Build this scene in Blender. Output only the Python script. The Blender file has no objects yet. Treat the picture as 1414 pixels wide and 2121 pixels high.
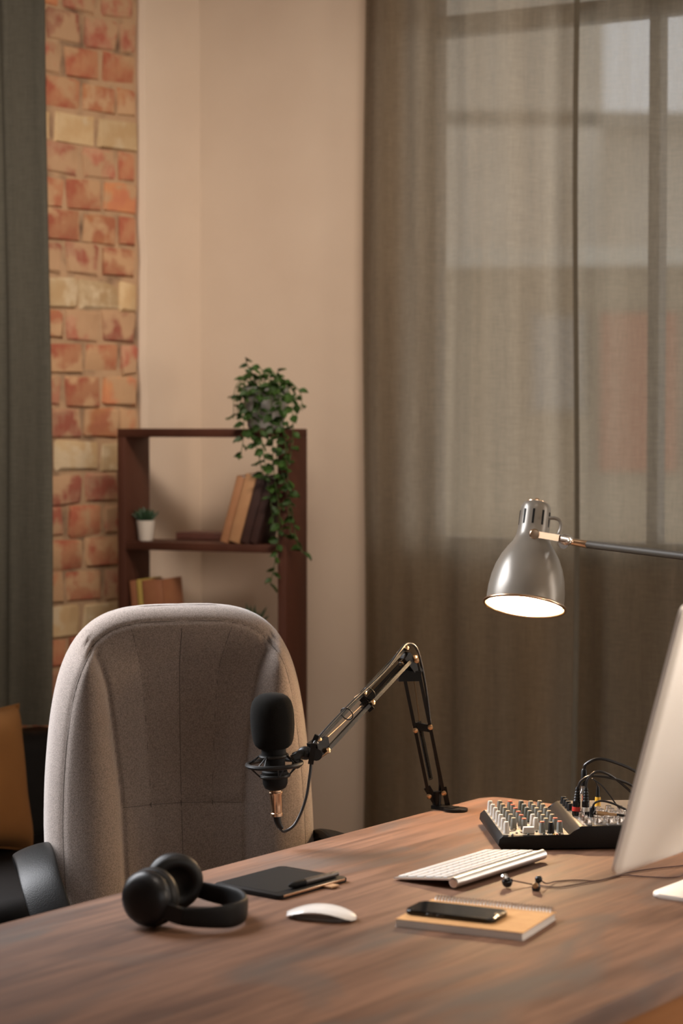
import bpy, bmesh, math, random
from math import sin, cos, pi, radians as R, sqrt
from mathutils import Vector, Matrix, Euler, Quaternion, noise

random.seed(7)
SC = bpy.context.scene
COL = SC.collection

# ------------------------------------------------------------------ camera
cd = bpy.data.cameras.new('camera')
cam = bpy.data.objects.new('camera', cd)
COL.objects.link(cam)
cam.location = (0, 0, 1.528)
cam.rotation_euler = (R(90 - 2.566), 0, 0)
cd.sensor_fit = 'VERTICAL'
cd.sensor_height = 36.0
cd.lens = 4340 / 2121 * 36.0
cd.clip_start = 0.05
cd.clip_end = 200
cd.dof.use_dof = True
cd.dof.focus_distance = 3.93
cd.dof.aperture_fstop = 2.9
SC.camera = cam

# ------------------------------------------------------------------ sky
W = bpy.data.worlds.new('sky')
SC.world = W
W.use_nodes = True
wn = W.node_tree.nodes
wn['Background'].inputs['Color'].default_value = (0.92, 0.95, 1.0, 1)
wn['Background'].inputs['Strength'].default_value = 2.2

# ------------------------------------------------------------------ lights (daylight through the room's windows, and added ones)
def area(name, loc, target, sx, sy, power, color, spread=180):
    l = bpy.data.lights.new(name, 'AREA')
    l.shape = 'RECTANGLE'
    l.size, l.size_y = sx, sy
    l.energy = power
    l.color = color
    l.spread = R(spread)
    o = bpy.data.objects.new(name, l)
    COL.objects.link(o)
    o.location = loc
    d = Vector(target) - Vector(loc)
    o.rotation_euler = d.to_track_quat('-Z', 'Y').to_euler()
    return o

LB = Vector((-0.655, 5.5, 0))                 # a point on the left wall line
LU = Vector((0.643, 0.766, 0))                # left wall direction, away from camera
LN = Vector((0.766, -0.643, 0))               # into the room
KC = Vector((-0.41, 5.792, 0))                # corner between left and back wall
WU = Vector((0.866, -0.5, 0))                 # back (window) wall direction, to the right
WN = Vector((-0.5, -0.866, 0))                # into the room

p = LB - LU * 1.35 + LN * 0.02 + Vector((0, 0, 1.9))
area('daylight_left_window', p, (-0.55, 4.2, 0.85), 1.1, 1.6, 32, (0.95, 0.96, 1.0), 76)
p = KC + WU * 3.55 + WN * 0.03 + Vector((0, 0, 1.5))
area('added_door_light', p, p + WN, 1.2, 2.5, 52, (1.0, 0.87, 0.75))  # added light, set low out of view to brighten the monitor back
RO = KC + WU * 5.5
p = RO + Vector((-0.5, -0.866, 0)) * 4.2 - WU * 0.03 + Vector((0, 0, 1.9))
area('daylight_right_window', p, p - WU + Vector((0, 0, 0.25)), 3.0, 1.7, 10, (1.0, 0.86, 0.72))
# added unseen ceiling light, brightens the upper walls and spares the chair
area('added_wall_light', (0.05, 3.2, 3.15), (-0.27, 5.5, 1.80), 1.3, 0.5, 9.8, (1.0, 0.87, 0.76), 62)
area('added_desk_light', (0.25, 2.75, 3.15), (0.25, 2.75, 0), 0.5, 0.5, 2.8, (1.0, 0.86, 0.75), 60)  # added unseen downlight that brightens the desktop

SC.view_settings.view_transform = 'Standard'
SC.view_settings.look = 'None'
SC.view_settings.gamma = 1
SC.view_settings.use_curve_mapping = False
SC.view_settings.exposure = 0.0

# ------------------------------------------------------------------ helpers
def mat(name, c1, c2=None, rough=0.5, metal=0.0, scale=8, stretch=(1, 1, 1), detail=6, bump=0.0, bscale=None,
        lo=0.35, hi=0.65, coat=0, emit=None, estr=0, obj_random=0, spec=None, sheen=0, bstretch=None, bdist=0.002):
    m = bpy.data.materials.new(name)
    m.use_nodes = True
    nt = m.node_tree
    N, L = nt.nodes, nt.links
    b = N['Principled BSDF']
    b.inputs['Base Color'].default_value = (*c1, 1)
    b.inputs['Roughness'].default_value = rough
    b.inputs['Metallic'].default_value = metal
    if spec is not None: b.inputs['Specular IOR Level'].default_value = spec
    if coat: b.inputs['Coat Weight'].default_value = coat
    if sheen: b.inputs['Sheen Weight'].default_value = sheen
    if emit:
        b.inputs['Emission Color'].default_value = (*emit, 1)
        b.inputs['Emission Strength'].default_value = estr
    tc = None
    def mapped(st):
        tcn = N.new('ShaderNodeTexCoord')
        mp = N.new('ShaderNodeMapping')
        mp.inputs['Scale'].default_value = st
        L.new(tcn.outputs['Object'], mp.inputs['Vector'])
        return mp.outputs['Vector']
    if c2:
        nz = N.new('ShaderNodeTexNoise')
        nz.inputs['Scale'].default_value = scale
        nz.inputs['Detail'].default_value = detail
        L.new(mapped(stretch), nz.inputs['Vector'])
        mr = N.new('ShaderNodeMapRange')
        mr.inputs['From Min'].default_value = lo
        mr.inputs['From Max'].default_value = hi
        L.new(nz.outputs['Fac'], mr.inputs['Value'])
        mx = N.new('ShaderNodeMix')
        mx.data_type = 'RGBA'
        mx.inputs['A'].default_value = (*c1, 1)
        mx.inputs['B'].default_value = (*c2, 1)
        L.new(mr.outputs['Result'], mx.inputs['Factor'])
        out = mx.outputs['Result']
        if obj_random:
            oi = N.new('ShaderNodeObjectInfo')
            hs = N.new('ShaderNodeHueSaturation')
            mr2 = N.new('ShaderNodeMapRange')
            mr2.inputs['To Min'].default_value = 1 - obj_random
            mr2.inputs['To Max'].default_value = 1 + obj_random
            L.new(oi.outputs['Random'], mr2.inputs['Value'])
            L.new(mr2.outputs['Result'], hs.inputs['Value'])
            L.new(out, hs.inputs['Color'])
            out = hs.outputs['Color']
        L.new(out, b.inputs['Base Color'])
    if bump:
        nz2 = N.new('ShaderNodeTexNoise')
        nz2.inputs['Scale'].default_value = bscale or scale
        nz2.inputs['Detail'].default_value = 3
        L.new(mapped(bstretch or stretch), nz2.inputs['Vector'])
        bp = N.new('ShaderNodeBump')
        bp.inputs['Strength'].default_value = bump
        bp.inputs['Distance'].default_value = bdist
        L.new(nz2.outputs['Fac'], bp.inputs['Height'])
        L.new(bp.outputs['Normal'], b.inputs['Normal'])
    return m

def link(name, vf, m, parent=None, loc=None, rot=None, sharp=38, flat=False):
    v, f = vf
    me = bpy.data.meshes.new(name)
    me.from_pydata([tuple(x) for x in v], [], f)
    bm = bmesh.new(); bm.from_mesh(me)
    bmesh.ops.recalc_face_normals(bm, faces=bm.faces)
    bm.to_mesh(me); bm.free()
    if not flat:
        me.polygons.foreach_set('use_smooth', [True] * len(me.polygons))
        me.set_sharp_from_angle(angle=R(sharp))
    me.materials.append(m)
    o = bpy.data.objects.new(name, me)
    COL.objects.link(o)
    if parent: o.parent = parent
    if loc is not None: o.location = loc
    if rot is not None: o.rotation_euler = rot
    return o

def copy_of(o, parent=None, loc=None, rot=None, scale=None):
    c = o.copy(); COL.objects.link(c)
    if parent is not None: c.parent = parent
    if loc is not None: c.location = loc
    if rot is not None: c.rotation_euler = rot
    if scale is not None: c.scale = scale
    return c

def empty(name, loc, rz=0, rot=None):
    o = bpy.data.objects.new(name, None)
    o.empty_display_size = 0.05
    COL.objects.link(o)
    o.location = loc
    o.rotation_euler = rot if rot else (0, 0, rz)
    return o

def tag(o, label, cat, group=None):
    o['label'] = label; o['category'] = cat
    if group: o['group'] = group
    return o

def struct(o, label=None):
    o['kind'] = 'structure'
    if label: o['label'] = label
    return o

def join(*vfs):
    V, F = [], []
    for v, f in vfs:
        n = len(V)
        V += [Vector(x) for x in v]
        F += [[i + n for i in q] for q in f]
    return V, F

def tr(vf, loc=(0, 0, 0), rot=(0, 0, 0), sc=(1, 1, 1)):
    M = Matrix.LocRotScale(Vector(loc), Euler(rot), Vector(sc))
    return [M @ Vector(x) for x in vf[0]], vf[1]

def from_bm(bm):
    bm.verts.ensure_lookup_table(); bm.verts.index_update()
    r = ([v.co.copy() for v in bm.verts], [[v.index for v in f.verts] for f in bm.faces])
    bm.free()
    return r

def box(cx, cy, cz, sx, sy, sz, bev=0.0, seg=2):
    bm = bmesh.new()
    bmesh.ops.create_cube(bm, size=1)
    for v in bm.verts:
        v.co = Vector((v.co.x * sx + cx, v.co.y * sy + cy, v.co.z * sz + cz))
    if bev:
        bmesh.ops.bevel(bm, geom=bm.edges[:], offset=bev, segments=seg, affect='EDGES', profile=0.5)
    return from_bm(bm)

def prism(pts, z0, z1, bev=0.0, seg=2):
    """outline in xy extruded in z"""
    bm = bmesh.new()
    a = [bm.verts.new((x, y, z0)) for x, y in pts]
    b = [bm.verts.new((x, y, z1)) for x, y in pts]
    n = len(pts)
    bm.faces.new(a[::-1]); top = bm.faces.new(b)
    for i in range(n):
        bm.faces.new((a[i], a[(i + 1) % n], b[(i + 1) % n], b[i]))
    if bev:
        es = [e for e in bm.edges if abs(e.verts[0].co.z - e.verts[1].co.z) < 1e-6]
        bmesh.ops.bevel(bm, geom=es, offset=bev, segments=seg, affect='EDGES', profile=0.5)
    return from_bm(bm)

def rrect(w, h, r, n=6):
    pts = []
    for cx, cy, a0 in ((w/2 - r, h/2 - r, 0), (-w/2 + r, h/2 - r, 90), (-w/2 + r, -h/2 + r, 180), (w/2 - r, -h/2 + r, 270)):
        for i in range(n + 1):
            a = R(a0 + 90 * i / n)
            pts.append((cx + r * cos(a), cy + r * sin(a)))
    return pts

def lathe(prof, n=32, close=True):
    """profile (radius, z) about the z axis"""
    V, F = [], []
    rings = []
    for r, z in prof:
        if r < 1e-6:
            rings.append([len(V)]); V.append(Vector((0, 0, z)))
        else:
            rings.append(list(range(len(V), len(V) + n)))
            V += [Vector((r * cos(2 * pi * i / n), r * sin(2 * pi * i / n), z)) for i in range(n)]
    for a, b in zip(rings, rings[1:]):
        for i in range(n):
            j = (i + 1) % n
            if len(a) == 1 and len(b) == 1: continue
            if len(a) == 1: F.append([a[0], b[j], b[i]])
            elif len(b) == 1: F.append([a[i], a[j], b[0]])
            else: F.append([a[i], a[j], b[j], b[i]])
    if close:
        if len(rings[0]) > 1: F.append(rings[0][::-1])
        if len(rings[-1]) > 1: F.append(rings[-1])
    return V, F

def smooth_path(pts, k=6):
    P = [Vector(q) for q in pts]
    P = [P[0] * 2 - P[1]] + P + [P[-1] * 2 - P[-2]]
    out = []
    for i in range(1, len(P) - 2):
        a, b, c, d = P[i-1], P[i], P[i+1], P[i+2]
        for j in range(k):
            t = j / k
            out.append(0.5 * (2*b + (c-a)*t + (2*a-5*b+4*c-d)*t*t + (3*b-a-3*c+d)*t**3))
    out.append(P[-2])
    return out

def sweep(path, section, up=(0, 0, 1), closed=False, caps=True, scales=None):
    P = [Vector(q) for q in path]
    n, m = len(P), len(section)
    V, F = [], []
    prev = None
    for i in range(n):
        if closed: t = (P[(i+1) % n] - P[i-1]).normalized()
        else: t = (P[min(i+1, n-1)] - P[max(i-1, 0)]).normalized()
        if prev is None:
            u = Vector(up)
            if abs(u.dot(t)) > 0.95: u = Vector((1, 0, 0))
        else: u = prev
        u = (u - t * u.dot(t)).normalized()
        prev = u
        s = t.cross(u)
        k = scales[i] if scales else 1
        for x, y in section:
            V.append(P[i] + s * (x * k) + u * (y * k))
    for i in range(n if closed else n - 1):
        for j in range(m):
            a, b = i * m + j, i * m + (j + 1) % m
            c, d = ((i + 1) % n) * m + (j + 1) % m, ((i + 1) % n) * m + j
            F.append([a, b, c, d])
    if caps and not closed:
        F.append(list(range(m))[::-1]); F.append([(n - 1) * m + j for j in range(m)])
    return V, F

def circ(r, n=10):
    return [(r * cos(2 * pi * i / n), r * sin(2 * pi * i / n)) for i in range(n)]

def tube(path, r, n=10, smooth=0, closed=False):
    return sweep(smooth_path(path, smooth) if smooth else path, circ(r, n), closed=closed)

def rod(a, b, r, n=12):
    return tube([a, b], r, n)

def bar(a, b, w, h, up=(0, 0, 1)):
    return sweep([a, b], [(-w/2, -h/2), (w/2, -h/2), (w/2, h/2), (-w/2, h/2)], up=up)

def align(vf, a, d):
    """move a z-axis shape to point a pointing along d"""
    q = Vector((0, 0, 1)).rotation_difference(Vector(d).normalized())
    return [Vector(a) + q @ Vector(x) for x in vf[0]], vf[1]

def ball(c, r, sx=1, sy=1, sz=1, n=16):
    prof = [(r * sin(pi * i / 12), -r * cos(pi * i / 12)) for i in range(13)]
    prof[0] = (0, -r); prof[-1] = (0, r)
    return tr(lathe(prof, n), c, (0, 0, 0), (sx, sy, sz))

# ------------------------------------------------------------------ materials
M_plaster = mat('plaster', (0.60, 0.48, 0.37), (0.56, 0.44, 0.335), rough=0.85, scale=3, bump=0.15, bscale=25, bdist=0.003)
M_paint = mat('wall_paint', (0.50, 0.42, 0.34), (0.47, 0.39, 0.31), rough=0.9, scale=3)
M_mortar = mat('mortar', (0.42, 0.265, 0.15), (0.13, 0.075, 0.045), rough=0.95, scale=9, lo=0.48, hi=0.68, bump=0.6, bscale=60, bdist=0.006)
M_floor = mat('floor_wood', (0.10, 0.055, 0.035), (0.05, 0.028, 0.018), rough=0.4, scale=3, stretch=(1, 12, 1))
M_ceil = mat('ceiling_paint', (0.62, 0.55, 0.47), rough=0.9)

def brick_mat(name, c1, c2, wash, amount):
    m = mat(name, c1, c2, rough=0.9, scale=18, bump=0.5, bscale=45, obj_random=0.22, bdist=0.006, lo=0.4, hi=0.6)
    nt = m.node_tree; N, L = nt.nodes, nt.links
    b = N['Principled BSDF']
    src = b.inputs['Base Color'].links[0].from_socket
    geo = N.new('ShaderNodeNewGeometry')
    nz = N.new('ShaderNodeTexNoise'); nz.inputs['Scale'].default_value = 13; nz.inputs['Detail'].default_value = 5
    L.new(geo.outputs['Position'], nz.inputs['Vector'])
    mr = N.new('ShaderNodeMapRange'); mr.inputs['From Min'].default_value = 0.62 - amount; mr.inputs['From Max'].default_value = 0.72 - amount
    L.new(nz.outputs['Fac'], mr.inputs['Value'])
    mx = N.new('ShaderNodeMix'); mx.data_type = 'RGBA'
    mx.inputs['B'].default_value = (*wash, 1)
    L.new(mr.outputs['Result'], mx.inputs['Factor']); L.new(src, mx.inputs['A'])
    L.new(mx.outputs['Result'], b.inputs['Base Color'])
    return m
M_brick = [brick_mat('brick_red', (0.37, 0.105, 0.055), (0.44, 0.20, 0.10), (0.46, 0.275, 0.145), 0.14),
           brick_mat('brick_orange', (0.47, 0.20, 0.085), (0.42, 0.15, 0.075), (0.46, 0.28, 0.15), 0.13),
           brick_mat('brick_dusty', (0.42, 0.22, 0.13), (0.34, 0.10, 0.06), (0.44, 0.27, 0.15), 0.18)]
M_brick_cream = brick_mat('brick_cream', (0.50, 0.36, 0.20), (0.45, 0.30, 0.15), (0.53, 0.41, 0.26), 0.10)

M_wood = mat('shelf_wood', (0.085, 0.030, 0.017), (0.05, 0.017, 0.010), rough=0.55, spec=0.2, scale=6, stretch=(1, 1, 0.15))
M_orange_wood = mat('pedestal_wood', (0.24, 0.10, 0.03), (0.19, 0.075, 0.022), rough=0.75, spec=0.08, scale=4, stretch=(0.4, 4, 4))

def desk_mat():
    m = bpy.data.materials.new('desk_wood'); m.use_nodes = True
    nt = m.node_tree; N, L = nt.nodes, nt.links; b = N['Principled BSDF']
    tc = N.new('ShaderNodeTexCoord')
    def noise_(sc, st, det=6, dist=0.0):
        mp = N.new('ShaderNodeMapping'); mp.inputs['Scale'].default_value = st
        L.new(tc.outputs['Object'], mp.inputs['Vector'])
        nz = N.new('ShaderNodeTexNoise'); nz.inputs['Scale'].default_value = sc; nz.inputs['Detail'].default_value = det
        nz.inputs['Distortion'].default_value = dist
        L.new(mp.outputs['Vector'], nz.inputs['Vector'])
        return nz.outputs['Fac']
    def ramp(fac, stops):
        r = N.new('ShaderNodeValToRGB'); L.new(fac, r.inputs['Fac'])
        e = r.color_ramp.elements
        while len(e) < len(stops): e.new(0.5)
        for el, (p_, c) in zip(e, stops): el.position = p_; el.color = (*c, 1)
        return r.outputs['Color']
    def mix(fac, a, c, mode='MIX'):
        x = N.new('ShaderNodeMix'); x.data_type = 'RGBA'; x.blend_type = mode
        if isinstance(fac, float): x.inputs['Factor'].default_value = fac
        else: L.new(fac, x.inputs['Factor'])
        L.new(a, x.inputs['A']); L.new(c, x.inputs['B'])
        return x.outputs['Result']
    g1 = noise_(7, (0.35, 3.2, 1), 8, 0.6)
    base = ramp(g1, [(0.28, (0.095, 0.048, 0.030)), (0.45, (0.158, 0.082, 0.050)), (0.58, (0.205, 0.108, 0.066)), (0.75, (0.150, 0.076, 0.046))])
    g2 = noise_(55, (0.06, 1.5, 1), 5, 0.2)
    fine = ramp(g2, [(0.35, (0.72, 0.69, 0.66)), (0.55, (1, 1, 1)), (0.75, (1.12, 1.1, 1.08))])
    c = mix(0.8, base, fine, 'MULTIPLY')
    g3 = noise_(3.0, (0.8, 2.2, 1), 7, 0.8)
    wear = ramp(g3, [(0.52, (0, 0, 0)), (0.72, (1, 1, 1))])
    grey = N.new('ShaderNodeRGB'); grey.outputs[0].default_value = (0.105, 0.080, 0.066, 1)
    sep = N.new('ShaderNodeSeparateColor'); L.new(wear, sep.inputs['Color'])
    c = mix(sep.outputs[0], c, grey.outputs[0])
    L.new(c, b.inputs['Base Color'])
    rr = N.new('ShaderNodeMapRange'); rr.inputs['To Min'].default_value = 0.5; rr.inputs['To Max'].default_value = 0.7; b.inputs['Specular IOR Level'].default_value = 0.28
    L.new(g2, rr.inputs['Value']); L.new(rr.outputs['Result'], b.inputs['Roughness'])
    bp = N.new('ShaderNodeBump'); bp.inputs['Strength'].default_value = 0.25; bp.inputs['Distance'].default_value = 0.0015
    L.new(g2, bp.inputs['Height']); L.new(bp.outputs['Normal'], b.inputs['Normal'])
    return m
M_desk = desk_mat()

def fabric_mat(name, c1, c2, ws=420):
    m = mat(name, c1, c2, rough=0.95, scale=500, lo=0.4, hi=0.6, bump=0.35, bscale=430, bdist=0.0012, sheen=0.35)
    return m
M_fabric = fabric_mat('chair_fabric', (0.25, 0.200, 0.168), (0.14, 0.108, 0.088))
M_seam = mat('seam_thread', (0.075, 0.06, 0.05), rough=0.9)
M_black = mat('black_plastic', (0.009, 0.0085, 0.008), rough=0.4, spec=0.3)
M_black_gloss = mat('black_gloss', (0.008, 0.008, 0.009), rough=0.08)
M_black_matte = mat('black_matte', (0.006, 0.0058, 0.0055), rough=0.65, spec=0.18)
M_arm_plastic = mat('armrest_plastic', (0.009, 0.0088, 0.0086), (0.007, 0.007, 0.007), rough=0.4, scale=300, bump=0.35, bscale=330, bdist=0.0008, spec=0.14)
M_foam = mat('foam', (0.0095, 0.0085, 0.007), (0.0055, 0.005, 0.0042), rough=1.0, scale=900, bump=0.5, bscale=900, bdist=0.001, spec=0.15)
M_steel_black = mat('black_metal', (0.010, 0.009, 0.008), rough=0.3, spec=0.22)
M_brass = mat('brass', (0.62, 0.40, 0.22), rough=0.28, metal=1.0)
M_chrome = mat('chrome', (0.78, 0.74, 0.70), rough=0.2, metal=1.0)
M_nickel = mat('nickel_warm', (0.72, 0.52, 0.36), rough=0.25, metal=1.0)
M_alu = mat('aluminium', (0.80, 0.78, 0.75), rough=0.38, metal=1.0)
M_monitor = mat('monitor_aluminium', (0.80, 0.75, 0.69), rough=0.5, metal=0.35)
M_white = mat('white_plastic', (0.62, 0.585, 0.55), rough=0.4)
M_white_gloss = mat('white_gloss', (0.80, 0.77, 0.73), rough=0.12)
M_lamp = mat('lamp_enamel', (0.205, 0.18, 0.148), rough=0.3, metal=0.2)
M_lamp_arm = mat('lamp_arm_enamel', (0.075, 0.064, 0.05), rough=0.5, spec=0.3)
M_lamp_in = mat('lamp_white_inside', (0.85, 0.8, 0.72), rough=0.6)
M_bulb = mat('bulb', (1, 0.9, 0.75), rough=0.5, emit=(1.0, 0.66, 0.36), estr=520)
M_kraft = mat('kraft_card', (0.60, 0.33, 0.13), (0.55, 0.29, 0.11), rough=0.75, scale=60)
M_paper = mat('paper', (0.72, 0.68, 0.64), (0.52, 0.48, 0.46), rough=0.9, scale=30, stretch=(0.1, 0.1, 40))
M_pot = mat('white_pot', (0.62, 0.55, 0.47), rough=0.4)
M_pot_grey = mat('grey_pot', (0.42, 0.40, 0.37), (0.36, 0.34, 0.31), rough=0.3, scale=10)
M_soil = mat('soil', (0.03, 0.02, 0.014), rough=1)
M_leaf = mat('leaf', (0.034, 0.072, 0.011), (0.018, 0.042, 0.008), rough=0.5, spec=0.25, scale=20, obj_random=0.35)
M_stem = mat('stem', (0.06, 0.09, 0.02), rough=0.6)
M_succ = mat('succulent', (0.03, 0.065, 0.028), (0.02, 0.045, 0.02), rough=0.5, scale=30)
M_sofa = mat('black_leather', (0.006, 0.0052, 0.0048), rough=0.6, spec=0.15, bump=0.2, bscale=120)
M_pillow = mat('mustard_cloth', (0.22, 0.092, 0.02), (0.19, 0.077, 0.016), rough=0.95, scale=4, bump=0.2, bscale=300)
M_red = mat('red_band', (0.55, 0.03, 0.02), rough=0.4)
M_redcap = mat('red_cap', (0.62, 0.10, 0.05), rough=0.45)
M_knob_white = mat('knob_white', (0.62, 0.58, 0.52), rough=0.45)
M_knob_grey = mat('knob_grey', (0.20, 0.205, 0.185), rough=0.5)
M_knob_dark = mat('knob_dark', (0.09, 0.10, 0.085), rough=0.5)
M_cap_beige = mat('cap_beige', (0.33, 0.26, 0.17), rough=0.5)
M_panel = mat('mixer_panel', (0.42, 0.34, 0.25), (0.36, 0.29, 0.21), rough=0.5, scale=150)
M_mixer = mat('mixer_body', (0.011, 0.0095, 0.0085), rough=0.45, spec=0.25, bump=0.1, bscale=400)
M_yellow = mat('yellow_plug', (0.75, 0.42, 0.03), rough=0.35)
M_cable = mat('cable_rubber', (0.015, 0.013, 0.012), rough=0.38)
M_cable_brown = mat('cable_brown', (0.06, 0.02, 0.016), rough=0.45)
M_leather_tag = mat('tan_tag', (0.42, 0.24, 0.12), rough=0.7)
M_tablet = mat('tablet_surface', (0.009, 0.0085, 0.0085), rough=0.5, spec=0.2)

def cloth_mat(name, color, transp, trans_color):
    m = bpy.data.materials.new(name); m.use_nodes = True
    nt = m.node_tree; N, L = nt.nodes, nt.links
    N.remove(N['Principled BSDF'])
    out = N['Material Output']
    tc = N.new('ShaderNodeTexCoord')
    def nz(sc, st, lo, hi, a, b_, det=4):
        mp = N.new('ShaderNodeMapping'); mp.inputs['Scale'].default_value = st
        L.new(tc.outputs['Object'], mp.inputs['Vector'])
        n_ = N.new('ShaderNodeTexNoise'); n_.inputs['Scale'].default_value = sc; n_.inputs['Detail'].default_value = det
        L.new(mp.outputs['Vector'], n_.inputs['Vector'])
        r = N.new('ShaderNodeMapRange'); r.inputs['From Min'].default_value = lo; r.inputs['From Max'].default_value = hi
        r.inputs['To Min'].default_value = a; r.inputs['To Max'].default_value = b_
        L.new(n_.outputs['Fac'], r.inputs['Value'])
        return r.outputs['Result']
    slub_v = nz(420, (1, 1, 0.06), 0.3, 0.7, 0.90, 1.10)
    slub_h = nz(420, (0.08, 0.08, 1), 0.3, 0.7, 0.90, 1.10)
    mul0 = N.new('ShaderNodeMath'); mul0.operation = 'MULTIPLY'
    L.new(slub_v, mul0.inputs[0]); L.new(slub_h, mul0.inputs[1])
    fold_shade = nz(16, (1, 1, 0.04), 0.3, 0.7, 0.78, 1.22, 3)  # light and dark of overlapping folds, put into the cloth as random bands
    mul = N.new('ShaderNodeMath'); mul.operation = 'MULTIPLY'
    L.new(mul0.outputs[0], mul.inputs[0]); L.new(fold_shade, mul.inputs[1])
    def tinted(col):
        vm = N.new('ShaderNodeVectorMath'); vm.operation = 'SCALE'
        vm.inputs[0].default_value = col
        L.new(mul.outputs[0], vm.inputs['Scale'])
        return vm.outputs['Vector']
    df = N.new('ShaderNodeBsdfDiffuse'); L.new(tinted(color), df.inputs['Color'])
    tl = N.new('ShaderNodeBsdfTranslucent'); L.new(tinted(trans_color), tl.inputs['Color'])
    add = N.new('ShaderNodeAddShader')
    L.new(df.outputs[0], add.inputs[0]); L.new(tl.outputs[0], add.inputs[1])
    tp = N.new('ShaderNodeBsdfTransparent')
    tp.inputs['Color'].default_value = (1.0, 0.97, 0.92, 1)
    mx = N.new('ShaderNodeMixShader')
    if transp > 0:
        fm = N.new('ShaderNodeMath'); fm.operation = 'MULTIPLY'; fm.inputs[1].default_value = transp
        inv = N.new('ShaderNodeMath'); inv.operation = 'SUBTRACT'; inv.inputs[0].default_value = 2.0
        L.new(mul.outputs[0], inv.inputs[1]); L.new(inv.outputs[0], fm.inputs[0])
        L.new(fm.outputs[0], mx.inputs['Fac'])
    else:
        mx.inputs['Fac'].default_value = 0
    L.new(add.outputs[0], mx.inputs[1]); L.new(tp.outputs[0], mx.inputs[2])
    L.new(mx.outputs[0], out.inputs['Surface'])
    return m
M_curtain_sheer = cloth_mat('linen_sheer', (0.086, 0.071, 0.050), 0.15, (0.17, 0.145, 0.11))
M_curtain_front = cloth_mat('linen_front', (0.080, 0.064, 0.044), 0.095, (0.23, 0.19, 0.14))
M_curtain_thick = cloth_mat('linen_thick', (0.082, 0.076, 0.060), 0.0, (0.02, 0.018, 0.014))
M_glass = bpy.data.materials.new('window_glass'); M_glass.use_nodes = True
_n = M_glass.node_tree.nodes; _l = M_glass.node_tree.links
_n.remove(_n['Principled BSDF'])
_t = _n.new('ShaderNodeBsdfTransparent'); _g = _n.new('ShaderNodeBsdfGlossy'); _g.inputs['Roughness'].default_value = 0.02
_m = _n.new('ShaderNodeMixShader'); _m.inputs['Fac'].default_value = 0.06
_l.new(_t.outputs[0], _m.inputs[1]); _l.new(_g.outputs[0], _m.inputs[2]); _l.new(_m.outputs[0], _n['Material Output'].inputs['Surface'])
M_frame = mat('window_frame_paint', (0.30, 0.26, 0.21), rough=0.5)

# ------------------------------------------------------------------ room shell
CEIL = 3.3
def wall_with_opening(x0, x1, ox0, ox1, z0, z1, th):
    """wall in local xz, thickness towards +y, one opening"""
    parts = [box((x0+ox0)/2, th/2, CEIL/2, ox0-x0, th, CEIL), box((ox1+x1)/2, th/2, CEIL/2, x1-ox1, th, CEIL),
             box((ox0+ox1)/2, th/2, z0/2, ox1-ox0, th, z0), box((ox0+ox1)/2, th/2, (z1+CEIL)/2, ox1-ox0, th, CEIL-z1)]
    return join(*parts)

def window(name, parent_loc, rz, ox0, ox1, z0, z1, depth, mull, trans, fw=0.055):
    """a framed window standing in a wall opening; glass panes are parts"""
    e = struct(empty(name, parent_loc, rz))
    m = [box((ox0+ox1)/2, depth, z0+fw/2, ox1-ox0, 0.06, fw), box((ox0+ox1)/2, depth, z1-fw/2, ox1-ox0, 0.06, fw),
         box(ox0+fw/2, depth, (z0+z1)/2, fw, 0.06, z1-z0), box(ox1-fw/2, depth, (z0+z1)/2, fw, 0.06, z1-z0)]
    link('window_frame', join(*m), M_frame, e)
    for x in mull: link('mullion', box(x, depth, (z0+z1)/2, 0.028, 0.05, z1-z0-2*fw), M_frame, e)
    for z in trans: link('transom', box((ox0+ox1)/2, depth, z, ox1-ox0-2*fw, 0.05, 0.05), M_frame, e)
    if name.startswith('door'): link('door_handle', join(rod((ox0+0.62, depth-0.03, 1.02), (ox0+0.62, depth-0.07, 1.02), 0.008), rod((ox0+0.62, depth-0.07, 1.02), (ox0+0.50, depth-0.07, 1.02), 0.008)), M_frame, e)
    xs = [ox0] + list(mull) + [ox1]; zs = [z0] + list(trans) + [z1]
    for a, b_ in zip(xs, xs[1:]):
        for c, d in zip(zs, zs[1:]):
            link('pane', box((a+b_)/2, depth, (c+d)/2, b_-a-0.03, 0.006, d-c-0.03), M_glass, e)
    link('window_sill', box((ox0+ox1)/2, depth/2+0.003, z0-0.012, ox1-ox0, depth+0.016, 0.024, 0.004), M_frame, e)
    return e

fl = struct(link('floor', box(0, 1.5, -0.05, 13, 13, 0.1), M_floor, flat=True))
ce = struct(link('ceiling', box(0, 1.5, CEIL+0.05, 13, 13, 0.1), M_ceil, flat=True))

LROT = math.atan2(LU.y, LU.x); WROT = math.atan2(WU.y, WU.x)
wl = struct(link('wall_left', wall_with_opening(-8.0, 0.40, -2.15, -0.76, 1.05, 2.95, 0.30), M_mortar, loc=LB, rot=(0, 0, LROT), flat=True))
window('window_2', LB, LROT, -2.15, -0.76, 1.05, 2.95, 0.2, (-1.435,), (2.3,))
# plaster coat over the bricks, with an uneven broken edge
NZ = 90
V, F = [], []
for i in range(NZ + 1):
    z = CEIL * i / NZ
    x = 0.166 + 0.010 * noise.noise(Vector((0, 0, z * 3.1))) + 0.007 * noise.noise(Vector((3, 0, z * 11)))
    for (xx, yy) in ((x + 0.004, 0.004), (x, -0.012), (x + 0.012, -0.026), (0.45, -0.026)):
        V.append(Vector((xx, yy, z)))
for i in range(NZ):
    for j in range(3):
        a = i * 4 + j
        F.append([a, a + 1, a + 5, a + 4])
link('plaster', (V, F), M_plaster, wl)
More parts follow.
